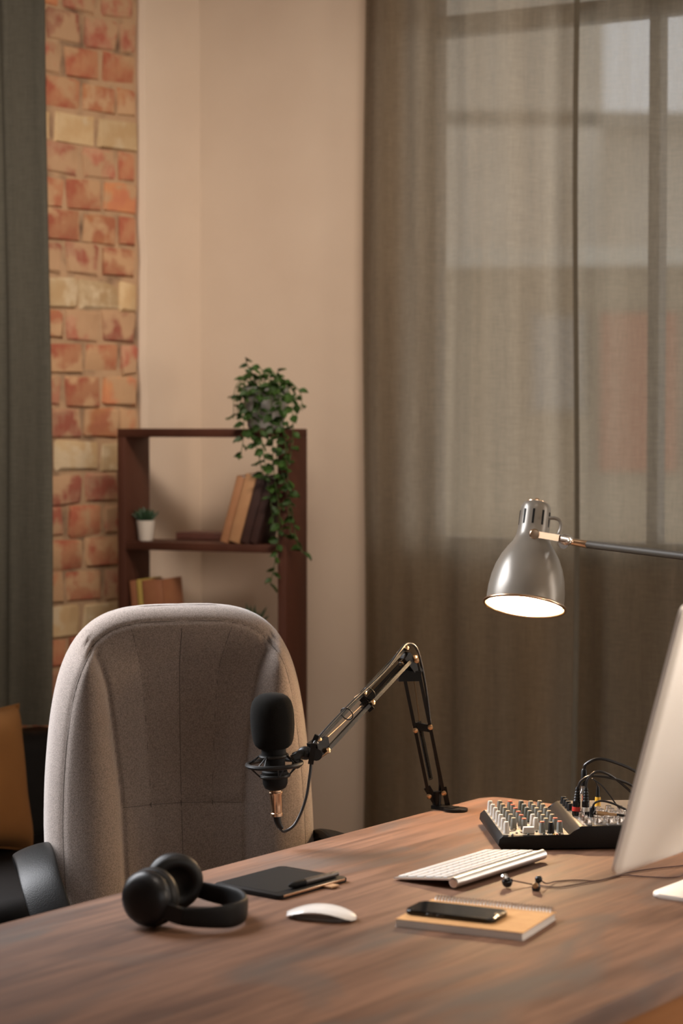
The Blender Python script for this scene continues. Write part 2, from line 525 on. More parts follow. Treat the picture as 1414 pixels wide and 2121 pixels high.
# bricks, each its own object
def brick_mesh(seed, L_):
    rnd = random.Random(seed)
    bm = bmesh.new()
    bmesh.ops.create_cube(bm, size=1)
    for v in bm.verts: v.co = Vector((v.co.x * L_, v.co.y * 0.05, v.co.z * 0.078))
    bmesh.ops.bevel(bm, geom=bm.edges[:], offset=0.006, segments=1, affect='EDGES')
    for v in bm.verts: v.co += Vector((rnd.uniform(-.006, .006), rnd.uniform(-.002, .002), rnd.uniform(-.005, .005)))
    return from_bm(bm)
protos = {}
for mi, m in enumerate(M_brick + [M_brick_cream]):
    for k in range(3):
        o = link('brick', brick_mesh(mi * 10 + k, 0.120), m, wl, loc=(0, 0, -5))
        protos[(mi, k)] = [o, False]
for row in range(1, 38):
    z = 0.153 + 0.085 * row - 0.085
    if z > CEIL - 0.05: break
    cream = ((row - 1) % 5 == 0)
    half = row % 2 == 1
    x = (0.130 if half else 0.100) + random.uniform(-.006, .006)
    while x > -0.66:
        dx = random.uniform(0.128, 0.134) + (0.025 if cream else 0)
        if half: dx = 0.099
        if x < -0.62 and z > 1.0: break
        mi = 3 if cream else random.choices((0, 1, 2), (4, 3, 3))[0]
        k = random.randrange(3)
        loc = (x, 0.0195 + random.uniform(-0.0025, 0.003), z + random.uniform(-.003, .003))
        rot = (random.uniform(-.03, .03), random.uniform(-.02, .02), random.uniform(-.03, .03))
        sc = (1.2 if cream and not half else random.uniform(0.96, 1.02), 1, random.uniform(0.95, 1.04))
        if half: sc = (0.5, 1, sc[2]); half = False
        pr = protos[(mi, k)]
        if not pr[1]:
            o = pr[0]; o.location = loc; o.rotation_euler = rot; o.scale = sc; pr[1] = True
        else:
            copy_of(pr[0], loc=loc, rot=rot, scale=sc)
        x -= dx

wb = struct(link('wall_back', join(wall_with_opening(-0.02, 2.82, 0.715, 2.72, 1.185, 3.12, 0.09), wall_with_opening(2.82, 5.9, 2.9, 4.2, 0.02, 2.95, 0.09)), M_plaster, loc=KC, rot=(0, 0, WROT), flat=True))
window('door_1', KC, WROT, 2.9, 4.2, 0.02, 2.95, 0.05, (3.55,), (0.9, 2.2), 0.07)  # unseen glazed door, added so light comes in low onto the monitor back
window('window_1', KC, WROT, 0.715, 2.72, 1.185, 3.12, 0.035, (1.345, 2.03), (2.53,), 0.035)
RROT = math.atan2(-0.866, -0.5)
wr = struct(link('wall_right', wall_with_opening(-0.1, 7.7, 2.6, 5.8, 1.0, 2.8, 0.3), M_paint, loc=RO, rot=(0, 0, RROT), flat=True))
window('window_3', RO, RROT, 2.6, 5.8, 1.0, 2.8, 0.2, (3.67, 4.73), (2.2,))
FO = RO + Vector((-0.5, -0.866, 0)) * 7.5
wf = struct(link('wall_front', box(3.4, 0.15, CEIL/2, 7.0, 0.3, CEIL), M_paint, loc=FO, rot=(0, 0, R(150)), flat=True))
struct(link('baseboard_back', box(2.6, -0.008, 0.05, 5.4, 0.016, 0.1, 0.004), M_frame, loc=KC, rot=(0, 0, WROT)))

# outside, across the yard
M_facade = mat('facade', (0.42, 0.33, 0.22), (0.33, 0.26, 0.18), rough=0.9, scale=0.8)
M_facade_pale = mat('facade_pale', (0.72, 0.64, 0.54), (0.52, 0.46, 0.38), rough=0.9, scale=0.5)
M_red_door = mat('red_shutter', (0.42, 0.16, 0.085), rough=0.8)
M_roof = mat('roof', (0.62, 0.58, 0.50), rough=0.8)
M_pane_far = mat('far_pane', (0.35, 0.36, 0.36), rough=0.1)
bl = empty('building', (2.6, 18.0, 0), R(-8))
tag(bl, 'low olive brown building across the yard, dimly seen through the sheer curtain', 'building')
link('facade', box(0, 0.5, 1.2, 12, 1.0, 3.3), M_facade, bl, flat=True)
link('roof', box(0, 0.4, 2.9, 12.2, 1.4, 0.16), M_roof, bl, flat=True)
link('shutter', box(-0.05, -0.03, 1.75, 0.65, 0.08, 1.35), M_red_door, bl, flat=True)
for i in range(3):
    fr = link('window', box(-3.2 + i * 2.45, -0.02, 2.0, 0.5, 0.1, 0.9), M_frame, bl, flat=True)
    link('pane', box(-3.2 + i * 2.45, -0.08, 2.0, 0.38, 0.04, 0.78), M_pane_far, fr, flat=True)
bl2 = empty('building', (4.2, 27.0, 0), R(4))
tag(bl2, 'taller pale building farthest away behind the sheer curtain', 'building')
link('facade', box(0, 0.5, 2.2, 16, 1.0, 6.0), M_facade_pale, bl2, flat=True)
link('sky_screen', box(-2.6, 0.2, 4.4, 3.3, 1.2, 8.4), M_facade_pale, bl2, flat=True)  # added block that covers the bright sky behind the left linen panel
link('roof', box(0, 0.4, 5.28, 16.4, 1.6, 0.2), M_frame, bl2, flat=True)
for i in range(6):
    fr = link('window', box(-6 + i * 2.3, -0.02, 4.0, 0.8, 0.1, 1.2), M_frame, bl2, flat=True)
    link('pane', box(-6 + i * 2.3, -0.08, 4.0, 0.65, 0.04, 1.05), M_pane_far, fr, flat=True)

# ------------------------------------------------------------------ curtains
def curtain(t0, t1, amp, freqs, zt, zb, seed, nx=260, nz=14, ease=0.0):
    V, F = [], []
    rnd = random.Random(seed)
    ph = [rnd.uniform(0, 6.28) for _ in freqs]
    for i in range(nx + 1):
        t = t0 + (t1 - t0) * i / nx
        for j in range(nz + 1):
            z = zb + (zt - zb) * j / nz
            k = 0.75 + 0.25 * z / zt
            y = 0
            for (fq, am), p_ in zip(freqs, ph):
                y += am * sin(fq * t + p_ + 0.25 * sin(1.1 * z + p_))
            x = t + 0.006 * sin(3 * z + 9 * t)
            V.append(Vector((x, amp * y * k, z)))
    for i in range(nx):
        for j in range(nz):
            a = i * (nz + 1) + j
            F.append([a, a + nz + 1, a + nz + 2, a + 1])
    return V, F

cr = link('curtain', curtain(1.165, 2.75, 0.016, [(17, 1.0), (31, 0.5), (9, 0.7)], 3.24, 0.03, 3), M_curtain_sheer,
          loc=KC + WN * 0.055, rot=(0, 0, WROT), sharp=180)
tag(cr, 'sheer grey beige linen curtain right of the seam, window bars showing through', 'curtain')
cl_ = link('curtain', curtain(0.578, 1.195, 0.026, [(23, 0.8), (47, 0.55), (11, 0.8)], 3.24, 0.03, 8), M_curtain_front,
          loc=KC + WN * 0.105, rot=(0, 0, WROT), sharp=180)
tag(cl_, 'olive grey linen curtain hanging beside the bare white wall, left of the seam', 'curtain')
M_hem = cloth_mat('linen_hem', (0.11, 0.092, 0.066), 0.0, (0.015, 0.012, 0.009))
pts = [Vector((1.203, 0.0, 0.03 + 3.2 * i / 14)) for i in range(15)]
for q in pts:
    y = 0
link('hem', curtain(1.186, 1.199, 0.026, [(23, 0.8), (47, 0.55), (11, 0.8)], 3.24, 0.03, 8, nx=3), M_hem, cl_, loc=(0, -0.003, 0), sharp=180)
ct = link('curtain', curtain(-0.80, -0.282, 0.055, [(38, 0.8), (61, 0.35), (17, 0.6)], 3.24, 0.77, 5), M_curtain_thick,
          loc=LB + LN * 0.12, rot=(0, 0, LROT), sharp=180)
tag(ct, 'dark grey green curtain at the left edge, covering part of the brick wall', 'curtain')
for nm, o0, rz, x0, x1, lab in (('curtain_rod', KC + WN * 0.12, WROT, 0.5, 3.1, 'metal rod carrying the two linen curtains of the window wall'),
                           ('curtain_rod', LB + LN * 0.12, LROT, -2.9, -0.05, 'metal rod carrying the dark grey green left curtain')):
    tag(link(nm, rod((x0, 0, 3.26), (x1, 0, 3.26), 0.012), M_steel_black, loc=o0, rot=(0, 0, rz)), lab, 'curtain rod')

# ------------------------------------------------------------------ desk
DA = R(53)
DU = Vector((cos(DA), sin(DA), 0)); DV = Vector((sin(DA), -cos(DA), 0))
E1 = Vector((0.3037, 4.2916, 0))
desk = empty('desk', E1, DA)          # local x = along desk (away), local y = towards chair side; corner at origin
tag(desk, 'large worn brown wooden desk filling the foreground', 'desk')
def desk_outline():
    r = 0.035; W_, L_ = 0.966, 2.05
    pts = []
    for cx, cy, a0 in ((-r, -r, 0), (-L_ + r, -r, 90), (-L_ + r, -W_ + r, 180), (-r, -W_ + r, 270)):
        for i in range(7):
            a = R(a0 + 15 * i); pts.append((cx + r * cos(a), cy + r * sin(a)))
    return pts
link('tabletop', prism(desk_outline(), 0.715, 0.75, 0.003, 2), M_desk, desk)
link('side_panel', box(-1.02, -0.945, 0.36, 1.86, 0.022, 0.71, 0.002), M_orange_wood, desk)
for x in (-0.12, -1.93):
    link('leg_panel', box(x, -0.50, 0.3575, 0.028, 0.80, 0.715, 0.002), M_orange_wood, desk)

def on_desk(a, b_, z=0.75):
    return E1 + DU * a - DV * b_ + Vector((0, 0, z))

# ------------------------------------------------------------------ office chair
chair = empty('office_chair', (-0.318, 4.16, 0), R(14))     # local -y = facing direction
tag(chair, 'grey upholstered high-back office chair with black armrests behind the desk', 'chair')
WL = [(0.40, .250), (0.50, .262), (0.60, .270), (0.72, .273), (0.817, .269), (0.914, .260), (0.98, .250), (1.06, .237), (1.16, .221)]
def lerp_tab(tab, z):
    for (a, xa), (b_, xb) in zip(tab, tab[1:]):
        if a <= z <= b_:
            return xa + (xb - xa) * (z - a) / (b_ - a)
    return tab[0][1] if z < tab[0][0] else tab[-1][1]
ZTOP = 1.154
def hw(z):
    w_ = lerp_tab(WL, z - 0.03) * 0.25 + lerp_tab(WL, z) * 0.5 + lerp_tab(WL, z + 0.03) * 0.25
    if z > 0.90:
        t = min(1, (z - 0.90) / (ZTOP - 0.90))
        w_ *= (1 - t ** 3.6) ** (1 / 3.6)
    return w_
ZS = []
z = 0.40
while z < 1.06: ZS.append(z); z += 0.0065
k_top = (1.06 - 0.90) / (ZTOP - 0.90)
q_top = (1 - k_top ** 3.6) ** (1 / 3.6)
for i in range(37):
    q = q_top * (1 - i / 36)
    ZS.append(0.90 + (ZTOP - 0.90) * (1 - q ** 3.6) ** (1 / 3.6) if i < 36 else ZTOP)
NXC = 120
SX = [(0.40, .118), (0.62, .122), (0.77, .124), (0.85, .132), (0.95, .143), (1.01, .153), (1.05, .167), (1.10, .195), (1.16, .235)]
def seam_x(z):   # inner edge of the side bolsters
    return (lerp_tab(SX, z - 0.025) + 2 * lerp_tab(SX, z) + lerp_tab(SX, z + 0.025)) / 4
TH = 0.105; RR = 0.045
OUT = []
for k in range(161):
    q = 1 - k / 160
    z_ = 0.90 + (ZTOP - 0.90) * (1 - q ** 3.6) ** (1 / 3.6)
    OUT.append((hw(z_) if k < 160 else 0.0, z_))

def edge_dist(x, z):
    w_ = hw(z); ax = abs(x)
    best = max(0, w_ - ax)
    if z > 0.9:
        m_ = 1e9
        for xo, zo in OUT:
            q = (ax - xo) ** 2 + (z - zo) ** 2
            if q < m_: m_ = q
        best = min(best, sqrt(m_))
    return best
def groove(d, w_=0.007): return math.exp(-(d / w_) ** 2)
def curve_y(z):      # the back leans rearwards a little as it rises, with a lumbar curve
    return 0.10 * (z - 0.75) + 0.035 * sin((z - 0.45) * 4.2)
def front_y(x, z_):
    w_ = hw(z_); d = edge_dist(x, z_)
    rd = RR - sqrt(max(0, RR * RR - (RR - d) ** 2)) if d < RR else 0.0
    y = -TH / 2 + rd
    sx = seam_x(z_); ax = abs(x)
    top = min(1, max(0, (1.125 - z_) / 0.10)); top = top * top * (3 - 2 * top)
    if ax > sx:      # bolster bulges out
        t = min(1, (ax - sx) / max(0.02, (w_ - sx)))
        y -= 0.036 * sin(pi * t ** 0.8) * top
    else:            # channelled centre, a little hollow
        q = ax / sx
        y += 0.030 * (1 - q * q) * top
        ch = (x / sx + 1) * 2
        fr = ch - math.floor(ch)
        y -= 0.0032 * max(0, sin(pi * fr)) ** 0.7 * top
        y += 0.004 * groove(z_ - 0.757, 0.005)
    y += 0.005 * groove(ax - sx, 0.005) * top
    y += 0.0025 * groove(d - 0.030, 0.004)
    return y + curve_y(z_)
V, F = [], []
nr = len(ZS); nc = NXC + 1
for side in (0, 1):
    for z_ in ZS:
        w_ = hw(z_)
        for i in range(nc):
            s = -1 + 2 * i / NXC
            x = w_ * (math.copysign(abs(s) ** 0.85, s))
            if side == 0:
                y = front_y(x, z_)
            else:
                d = edge_dist(x, z_)
                rd = RR - sqrt(max(0, RR * RR - (RR - d) ** 2)) if d < RR else 0.0
                y = TH / 2 - rd + curve_y(z_)
            V.append(Vector((x, y, z_)))
def vid(s, r_, c): return s * nr * nc + r_ * nc + c
for r_ in range(nr - 1):
    for c in range(nc - 1):
        F.append([vid(0, r_, c), vid(0, r_, c+1), vid(0, r_+1, c+1), vid(0, r_+1, c)])
        F.append([vid(1, r_, c), vid(1, r_+1, c), vid(1, r_+1, c+1), vid(1, r_, c+1)])
    F.append([vid(0, r_, 0), vid(0, r_+1, 0), vid(1, r_+1, 0), vid(1, r_, 0)])
    F.append([vid(0, r_, nc-1), vid(1, r_, nc-1), vid(1, r_+1, nc-1), vid(0, r_+1, nc-1)])
for c in range(nc - 1):
    F.append([vid(0, 0, c), vid(1, 0, c), vid(1, 0, c+1), vid(0, 0, c+1)])
    F.append([vid(0, nr-1, c), vid(0, nr-1, c+1), vid(1, nr-1, c+1), vid(1, nr-1, c)])
back = link('backrest', (V, F), M_fabric, chair, sharp=180)
def seam_line(pts, r):
    return tube([Vector((x, front_y(x, z_) + r * 0.45, z_)) for x, z_ in pts], r, 6)
def zr(a, b_, n): return [a + (b_ - a) * i / n for i in range(n + 1)]
for sg in (-1, 1):
    link('seam', seam_line([(sg * seam_x(z_), z_) for z_ in zr(0.45, 1.082, 60)], 0.0011), M_seam, back)
for k in (-0.5, 0, 0.5):
    link('seam', seam_line([(k * seam_x(z_), z_) for z_ in zr(0.45, 1.12, 60)], 0.0009), M_seam, back)
link('seam', seam_line([(x, 0.757) for x in zr(-0.1235, 0.1235, 60)], 0.0009), M_seam, back)
# piping where the front panel meets the boxed edge: outline moved inwards by 30 mm
inner = []
olist = [(hw(z_), z_) for z_ in zr(0.45, 0.9, 30)] + OUT[1:160:2]
for (xa, za), (xb, zb), (xc, zc) in zip(olist, olist[1:], olist[2:]):
    tx, tz = xc - xa, zc - za
    l = sqrt(tx * tx + tz * tz)
    if l < 1e-7: continue
    px_, pz_ = xb - 0.030 * tz / l, zb + 0.030 * tx / l
    if px_ > 0.01: inner.append((px_, pz_))
for sg in (-1, 1):
    link('piping', seam_line([(sg * x, z_) for x, z_ in inner], 0.0010), M_seam, back)
# seat, arms, base
link('seat', tr(prism(rrect(0.52, 0.50, 0.12), 0, 0.10, 0.035, 4), (0, -0.29, 0.415)), M_fabric, chair)
link('seat_shell', tr(prism(rrect(0.46, 0.44, 0.10), 0, 0.03, 0.006), (0, -0.28, 0.386)), M_black, chair)
sec = []
for i in range(15):
    a = pi * i / 14
    sec.append((0.038 * cos(a), 0.007 + 0.007 * sin(a)))
sec += [(-0.034, -0.008), (0.034, -0.008)]
for sg in (-1, 1):
    path = smooth_path([(sg*0.245, 0.06, 0.45), (sg*0.262, 0.11, 0.56), (sg*0.290, 0.07, 0.64), (sg*0.302, -0.03, 0.680), (sg*0.304, -0.13, 0.683),
                        (sg*0.302, -0.22, 0.655), (sg*0.284, -0.285, 0.59), (sg*0.268, -0.30, 0.51), (sg*0.25, -0.27, 0.43)], 8)
    link('armrest', sweep(path, sec, up=(0, 1, 0.3)), M_arm_plastic, chair)
    link('arm_bracket', box(sg*0.21, -0.12, 0.40, 0.09, 0.42, 0.02, 0.004), M_black, chair)
link('back_support', sweep(smooth_path([(0, -0.15, 0.385), (0, 0.06, 0.385), (0, 0.115, 0.45), (0, 0.135, 0.6)], 5), [(-.04, -.006), (.04, -.006), (.04, .006), (-.04, .006)]), M_black, chair)
link('gas_column', lathe([(0.028, 0.12), (0.028, 0.26), (0.018, 0.26), (0.018, 0.40)], 20), M_black, chair, loc=(0, -0.26, 0))
for k in range(5):
    a = 2 * pi * k / 5 + 0.3
    d = Vector((cos(a), sin(a), 0))
    link('base_arm', sweep([Vector((0, -0.26, 0.125)), Vector((0, -0.26, 0.12)) + d * 0.15, Vector((0, -0.26, 0.085)) + d * 0.29],
                           [(-.022, -.015), (.022, -.015), (.016, .015), (-.016, .015)], scales=[1.1, 1, .7]), M_black, chair)
    cst = Vector((0, -0.26, 0.03)) + d * 0.285
    s_ = Vector((-d.y, d.x, 0))
    link('caster', join(align(lathe([(0.03, 0), (0.03, 0.018), (0.012, 0.02)], 16), cst + s_*0.006, s_), align(lathe([(0.03, 0), (0.03, 0.018), (0.012, 0.02)], 16), cst - s_*0.006, -s_), rod(cst, cst + Vector((0, 0, 0.05)), 0.006)), M_black, chair)

# ------------------------------------------------------------------ wooden shelf unit
shelf = empty('shelf_unit', (-0.572, 5.35, 0), R(-22))      # local x right, +y to the wall, origin at front left foot
tag(shelf, 'narrow dark wooden shelf unit against the white wall behind the chair', 'shelf')
SW_, SD_, ST_ = 0.468, 0.137, 0.022
link('side_panel', box(ST_/2, SD_/2, 0.74, ST_, SD_, 1.48, 0.0015), M_wood, shelf)
link('side_panel', box(SW_-ST_/2, SD_/2, 0.74, ST_, SD_, 1.48, 0.0015), M_wood, shelf)
link('top_board', box(SW_/2, SD_/2, 1.4905, SW_, SD_, 0.021, 0.0015), M_wood, shelf)
SHZ = [1.213, 0.92, 0.63, 0.34, 0.06]
for zt in SHZ:
    link('shelf_board', box(SW_/2, SD_/2, zt-0.010, SW_-2*ST_, SD_, 0.020, 0.001), M_wood, shelf)
SM = Matrix.Translation((-0.572, 5.35, 0)) @ Matrix.Rotation(R(-22), 4, 'Z')
def sp(x, y, z): return SM @ Vector((x, y, z))

def book(loc, rot, w, h, d, cover, label, group=None, cat='book'):
    """spine towards -y; w thickness in x, d depth in y, h in z; origin at the bottom front left"""
    e = empty('book', loc, 0, rot=rot)
    t = 0.0022
    link('cover', join(box(t/2, d/2, h/2, t, d, h, 0.0005), box(w-t/2, d/2, h/2, t, d, h, 0.0005), box(w/2, t/2, h/2, w, t, h, 0.0005)), cover, e)
    link('pages', box(w/2, d/2, h/2, w-2*t-0.0004, d-2*t-0.003, h-0.006), M_paper, e)
    tag(e, label, cat, group)
    return e
M_bk1 = mat('book_tan', (0.40, 0.185, 0.085), (0.36, 0.16, 0.07), rough=0.7, scale=30)
M_bk2 = mat('book_light_tan', (0.47, 0.25, 0.115), (0.42, 0.21, 0.095), rough=0.7, scale=30)
M_bk3 = mat('book_dark', (0.055, 0.022, 0.016), (0.04, 0.016, 0.012), rough=0.6, scale=30)
M_bk4 = mat('book_maroon', (0.13, 0.045, 0.03), (0.10, 0.035, 0.025), rough=0.6, scale=30)
M_bk5 = mat('book_brown', (0.31, 0.125, 0.055), (0.27, 0.10, 0.045), rough=0.6, scale=30)
M_bk6 = mat('book_olive_gold', (0.42, 0.29, 0.07), rough=0.6)
ln = R(16)
def lean(x, w, h, cover, label):
    loc = sp(x, 0.012, 1.2135 + w * sin(ln))
    return book(loc, (0, ln, R(-22)), w, h, 0.105, cover, label, 'books leaning on the middle shelf')
x = 0.283
lean(x, 0.022, 0.172, M_bk1, 'tan book leaning outermost left on the middle shelf of the shelf unit')
lean(x + 0.0235, 0.031, 0.175, M_bk2, 'thick lighter tan book leaning second from left on the middle shelf')
lean(x + 0.0555, 0.024, 0.172, M_bk3, 'dark brown book leaning third from left, right of the tan books')
lean(x + 0.081, 0.022, 0.170, M_bk3, 'dark brown book leaning innermost, half hidden behind the hanging vines')
# books lying flat
b1 = book(sp(0.12, 0.125, 1.2135), (0, R(90), R(-22 - 90)), 0.018, 0.15, 0.105, M_bk4, 'maroon book lying flat on the middle shelf beside the leaning books')
b1.location = sp(0.105, 0.122, 1.2140 + 0.018); 
b1.rotation_euler = (R(0), R(90), R(-22))
# leaning books on the lower shelf
book(sp(0.043, 0.012, 0.9225), (0, R(-5), R(-22)), 0.020, 0.190, 0.11, M_bk5, 'brown book standing at the far left of the shelf just above the chair back')
book(sp(0.0640, 0.010, 0.9222), (0, R(-5), R(-22)), 0.016, 0.194, 0.11, M_bk6, 'olive gold book second from left on the shelf just above the chair back')
book(sp(0.0810, 0.008, 0.9265), (0, R(-5), R(-22)), 0.058, 0.188, 0.11, M_bk5, 'thick reddish brown book third from left on the shelf above the chair back')

def small_plant(loc, r, h, label, leaf_h, potm):
    e = empty('potted_succulent', loc)
    link('pot', lathe([(0, 0), (r*0.72, 0), (r*0.76, 0.003), (r, h), (r*0.9, h), (r*0.86, h-0.008), (0, h-0.008)], 28), potm, e)
    link('soil', lathe([(0, h-0.0085), (r*0.87, h-0.0085), (0, h-0.004)], 20), M_soil, e)
    proto = None
    for i in range(26):
        a = i * 2.4; til = 0.15 + 0.75 * (i / 26)
        L_ = leaf_h * (0.75 + 0.35 * random.random()) 
        if proto is None:
            proto = link('leaf', lathe([(0, 0), (0.0035, 0.15*leaf_h), (0.0042, 0.45*leaf_h), (0.003, 0.8*leaf_h), (0, leaf_h)], 6), M_succ, e)
            o = proto
        else: o = copy_of(proto)
        o.location = (0.25*r*cos(a)*til, 0.25*r*sin(a)*til, h-0.008)
        o.rotation_euler = (0, til, a)
        o.scale = (1, 1, L_/leaf_h)
    tag(e, label, 'plant')
    return e
small_plant(sp(0.052, 0.055, 1.2135), 0.0245, 0.052, 'small dark green succulent in a white pot on the middle shelf', 0.042, M_pot)
small_plant(sp(0.345, 0.06, 0.9205), 0.032, 0.075, 'small dark green plant on the lower shelf, peeking over the chair back', 0.07, M_pot_grey)

# trailing plant
tp_loc = sp(0.383, 0.070, 1.5015)
tp = empty('trailing_plant', tp_loc, R(-22))
tag(tp, 'green trailing plant in a pale pot on top of the shelf, vines hanging down', 'plant')
link('pot', lathe([(0, 0), (0.042, 0), (0.045, 0.004), (0.060, 0.100), (0.062, 0.104), (0.056, 0.104), (0.053, 0.09), (0, 0.09)], 32), M_pot_grey, tp)
link('soil', lathe([(0, 0.0895), (0.0535, 0.0895), (0, 0.094)], 24), M_soil, tp)
# leaf mesh: pointed oval, folded along its midrib
LV, LF = [], []
prof = [(0, 0.001), (0.18, 0.30), (0.42, 0.40), (0.68, 0.30), (0.88, 0.12), (1.0, 0.0)]
for t, w_ in prof:
    for s in (-1, 0, 1):
        LV.append(Vector((0.028*t, s*0.028*w_, 0.004*abs(s) - 0.006*t*t + (0.0 if s else -0.001))))
for i in range(len(prof)-1):
    for j in range(2):
        a = i*3+j; LF.append([a, a+1, a+4, a+3])
leaf0 = None; nleaf = 0
def put_leaf(pos, d, sc):
    global leaf0, nleaf
    if nleaf >= 298: return
    nleaf += 1
    q = Vector((1, 0, 0)).rotation_difference(Vector(d).normalized())
    q = Quaternion(Vector(d).normalized(), random.uniform(-0.9, 0.9)) @ q
    if leaf0 is None:
        leaf0 = link('leaf', (LV, LF), M_leaf, tp); o = leaf0
    else: o = copy_of(leaf0)
    o.location = pos; o.rotation_euler = q.to_euler(); o.scale = (sc, sc, sc)
def vine(pts, r=0.0011, step=0.0135, sc=(0.7, 1.05)):
    path = smooth_path(pts, 7)
    link('stem', tube(path, r, 5), M_stem, tp)
    acc = 0; side = 1
    for a, b_ in zip(path, path[1:]):
        acc += (b_-a).length
        if acc > step:
            acc = 0; side = -side
            t = (b_-a).normalized()
            an = random.uniform(0, 2*pi)
            d = Vector((side*0.8 + random.uniform(-.4, .4), random.uniform(-.9, .3), random.uniform(-.5, .35))) + t*0.35
            put_leaf(b_, d, random.uniform(*sc))
# hanging strands (local coordinates, x right along the shelf, -y to the room)
vine([(0.02, -0.03, 0.095), (0.045, -0.075, 0.10), (0.055, -0.085, 0.02), (0.06, -0.085, -0.10), (0.075, -0.085, -0.22), (0.062, -0.085, -0.33), (0.05, -0.085, -0.385)])
vine([(0.03, -0.02, 0.095), (0.065, -0.07, 0.09), (0.085, -0.08, 0.0), (0.095, -0.085, -0.10), (0.108, -0.085, -0.20), (0.122, -0.085, -0.28), (0.140, -0.085, -0.305)])
vine([(0.0, -0.03, 0.095), (0.015, -0.075, 0.095), (0.02, -0.085, 0.02), (0.035, -0.085, -0.08), (0.05, -0.085, -0.17), (0.06, -0.085, -0.25)])
vine([(-0.01, -0.03, 0.095), (-0.015, -0.075, 0.09), (-0.02, -0.085, 0.02), (-0.025, -0.085, -0.04), (-0.035, -0.085, -0.075)])
vine([(0.01, -0.03, 0.095), (0.005, -0.075, 0.085), (0.0, -0.08, 0.0), (0.02, -0.085, -0.07), (0.03, -0.085, -0.12)])
vine([(0.04, 0, 0.095), (0.075, -0.03, 0.10), (0.095, -0.05, 0.04), (0.10, -0.06, -0.03), (0.10, -0.085, -0.09)], step=0.017)
vine([(0.035, -0.02, 0.095), (0.07, -0.06, 0.085), (0.075, -0.08, 0.02), (0.07, -0.085, -0.06), (0.095, -0.085, -0.15), (0.105, -0.085, -0.26)])
# bushy crown
for k in range(12):
    a = 2*pi*k/12 + 0.2
    ro = random.uniform(0.075, 0.098)
    up = random.uniform(0.105, 0.15)
    low = random.uniform(0.02, 0.06)
    vine([(0.02*cos(a), 0.02*sin(a), 0.092), (0.6*ro*cos(a), 0.6*ro*sin(a), up), (ro*cos(a), ro*sin(a)*0.8, up-0.03), (1.05*ro*cos(a), ro*sin(a)*0.8, low)], step=0.017, sc=(0.6, 0.95))
vine([(-0.02, 0, 0.092), (-0.035, -0.01, 0.14), (-0.05, -0.01, 0.17)], step=0.012)
vine([(0.0, 0, 0.092), (0.0, -0.01, 0.135), (-0.01, -0.015, 0.155)], step=0.012)
vine([(0.02, 0, 0.092), (0.035, -0.01, 0.13), (0.045, -0.02, 0.15)], step=0.012)

# ------------------------------------------------------------------ sofa and cushion
sofa_o = LB - LU * 0.22 + LN * 0.03
sofa = empty('sofa', sofa_o, LROT + pi)          # local x = along the wall towards camera, local +y = into the room
tag(sofa, 'black leather sofa along the left wall, low in the left corner', 'sofa')
link('sofa_base', box(0.8, 0.36, 0.17, 1.6, 0.72, 0.22, 0.02), M_sofa, sofa)
link('sofa_back', tr(box(0.8, 0.09, 0.515, 1.6, 0.16, 0.48, 0.045, 4), (0, 0, 0)), M_sofa, sofa)
for i in range(2):
    link('seat_cushion', box(0.41 + 0.79*i, 0.44, 0.40, 0.775, 0.55, 0.24, 0.04, 4), M_sofa, sofa)
for (x_, y_) in ((0.08, 0.08), (1.52, 0.08), (0.08, 0.64), (1.52, 0.64)):
    link('leg', lathe([(0.014, 0), (0.02, 0.06)], 12), M_steel_black, sofa, loc=(x_, y_, 0))
# cushion
V, F = [], []
n = 26
for s in (0, 1):
    for i in range(n+1):
        for j in range(n+1):
            u_ = -1 + 2*i/n; v_ = -1 + 2*j/n
            pinch = 1 - 0.13*(1-u_*u_)*abs(v_)**3
            pinch2 = 1 - 0.13*(1-v_*v_)*abs(u_)**3
            th = 0.075 * ((1-u_**4)*(1-v_**4))**0.55
            V.append(Vector((0.205*u_*pinch2, (th if s else -th) + 0.004*noise.noise(Vector((u_*2, v_*2, s))), 0.175*v_*pinch)))
for s in (0, 1):
    for i in range(n):
        for j in range(n):
            a = s*(n+1)**2 + i*(n+1)+j
            F.append([a, a+1, a+n+2, a+n+1])
cu = link('cushion', (V, F), M_pillow, loc=sofa_o + LU * -0.475 + LN * 0.262 + Vector((0, 0, 0.695)), rot=(R(14), R(-5), LROT + pi), sharp=180)
tag(cu, 'mustard yellow cushion leaning on the black sofa', 'cushion')
link('seam', tube([Vector((0.205*u_*(1-0.13*(1-v_*v_)*abs(u_)**3), 0, 0.175*v_*(1-0.13*(1-u_*u_)*abs(v_)**3))) for u_, v_ in
     [(-1+2*k/12, -1) for k in range(12)] + [(1, -1+2*k/12) for k in range(12)] + [(1-2*k/12, 1) for k in range(12)] + [(-1, 1-2*k/12) for k in range(12)]], 0.003, 6, closed=True), M_pillow, cu)

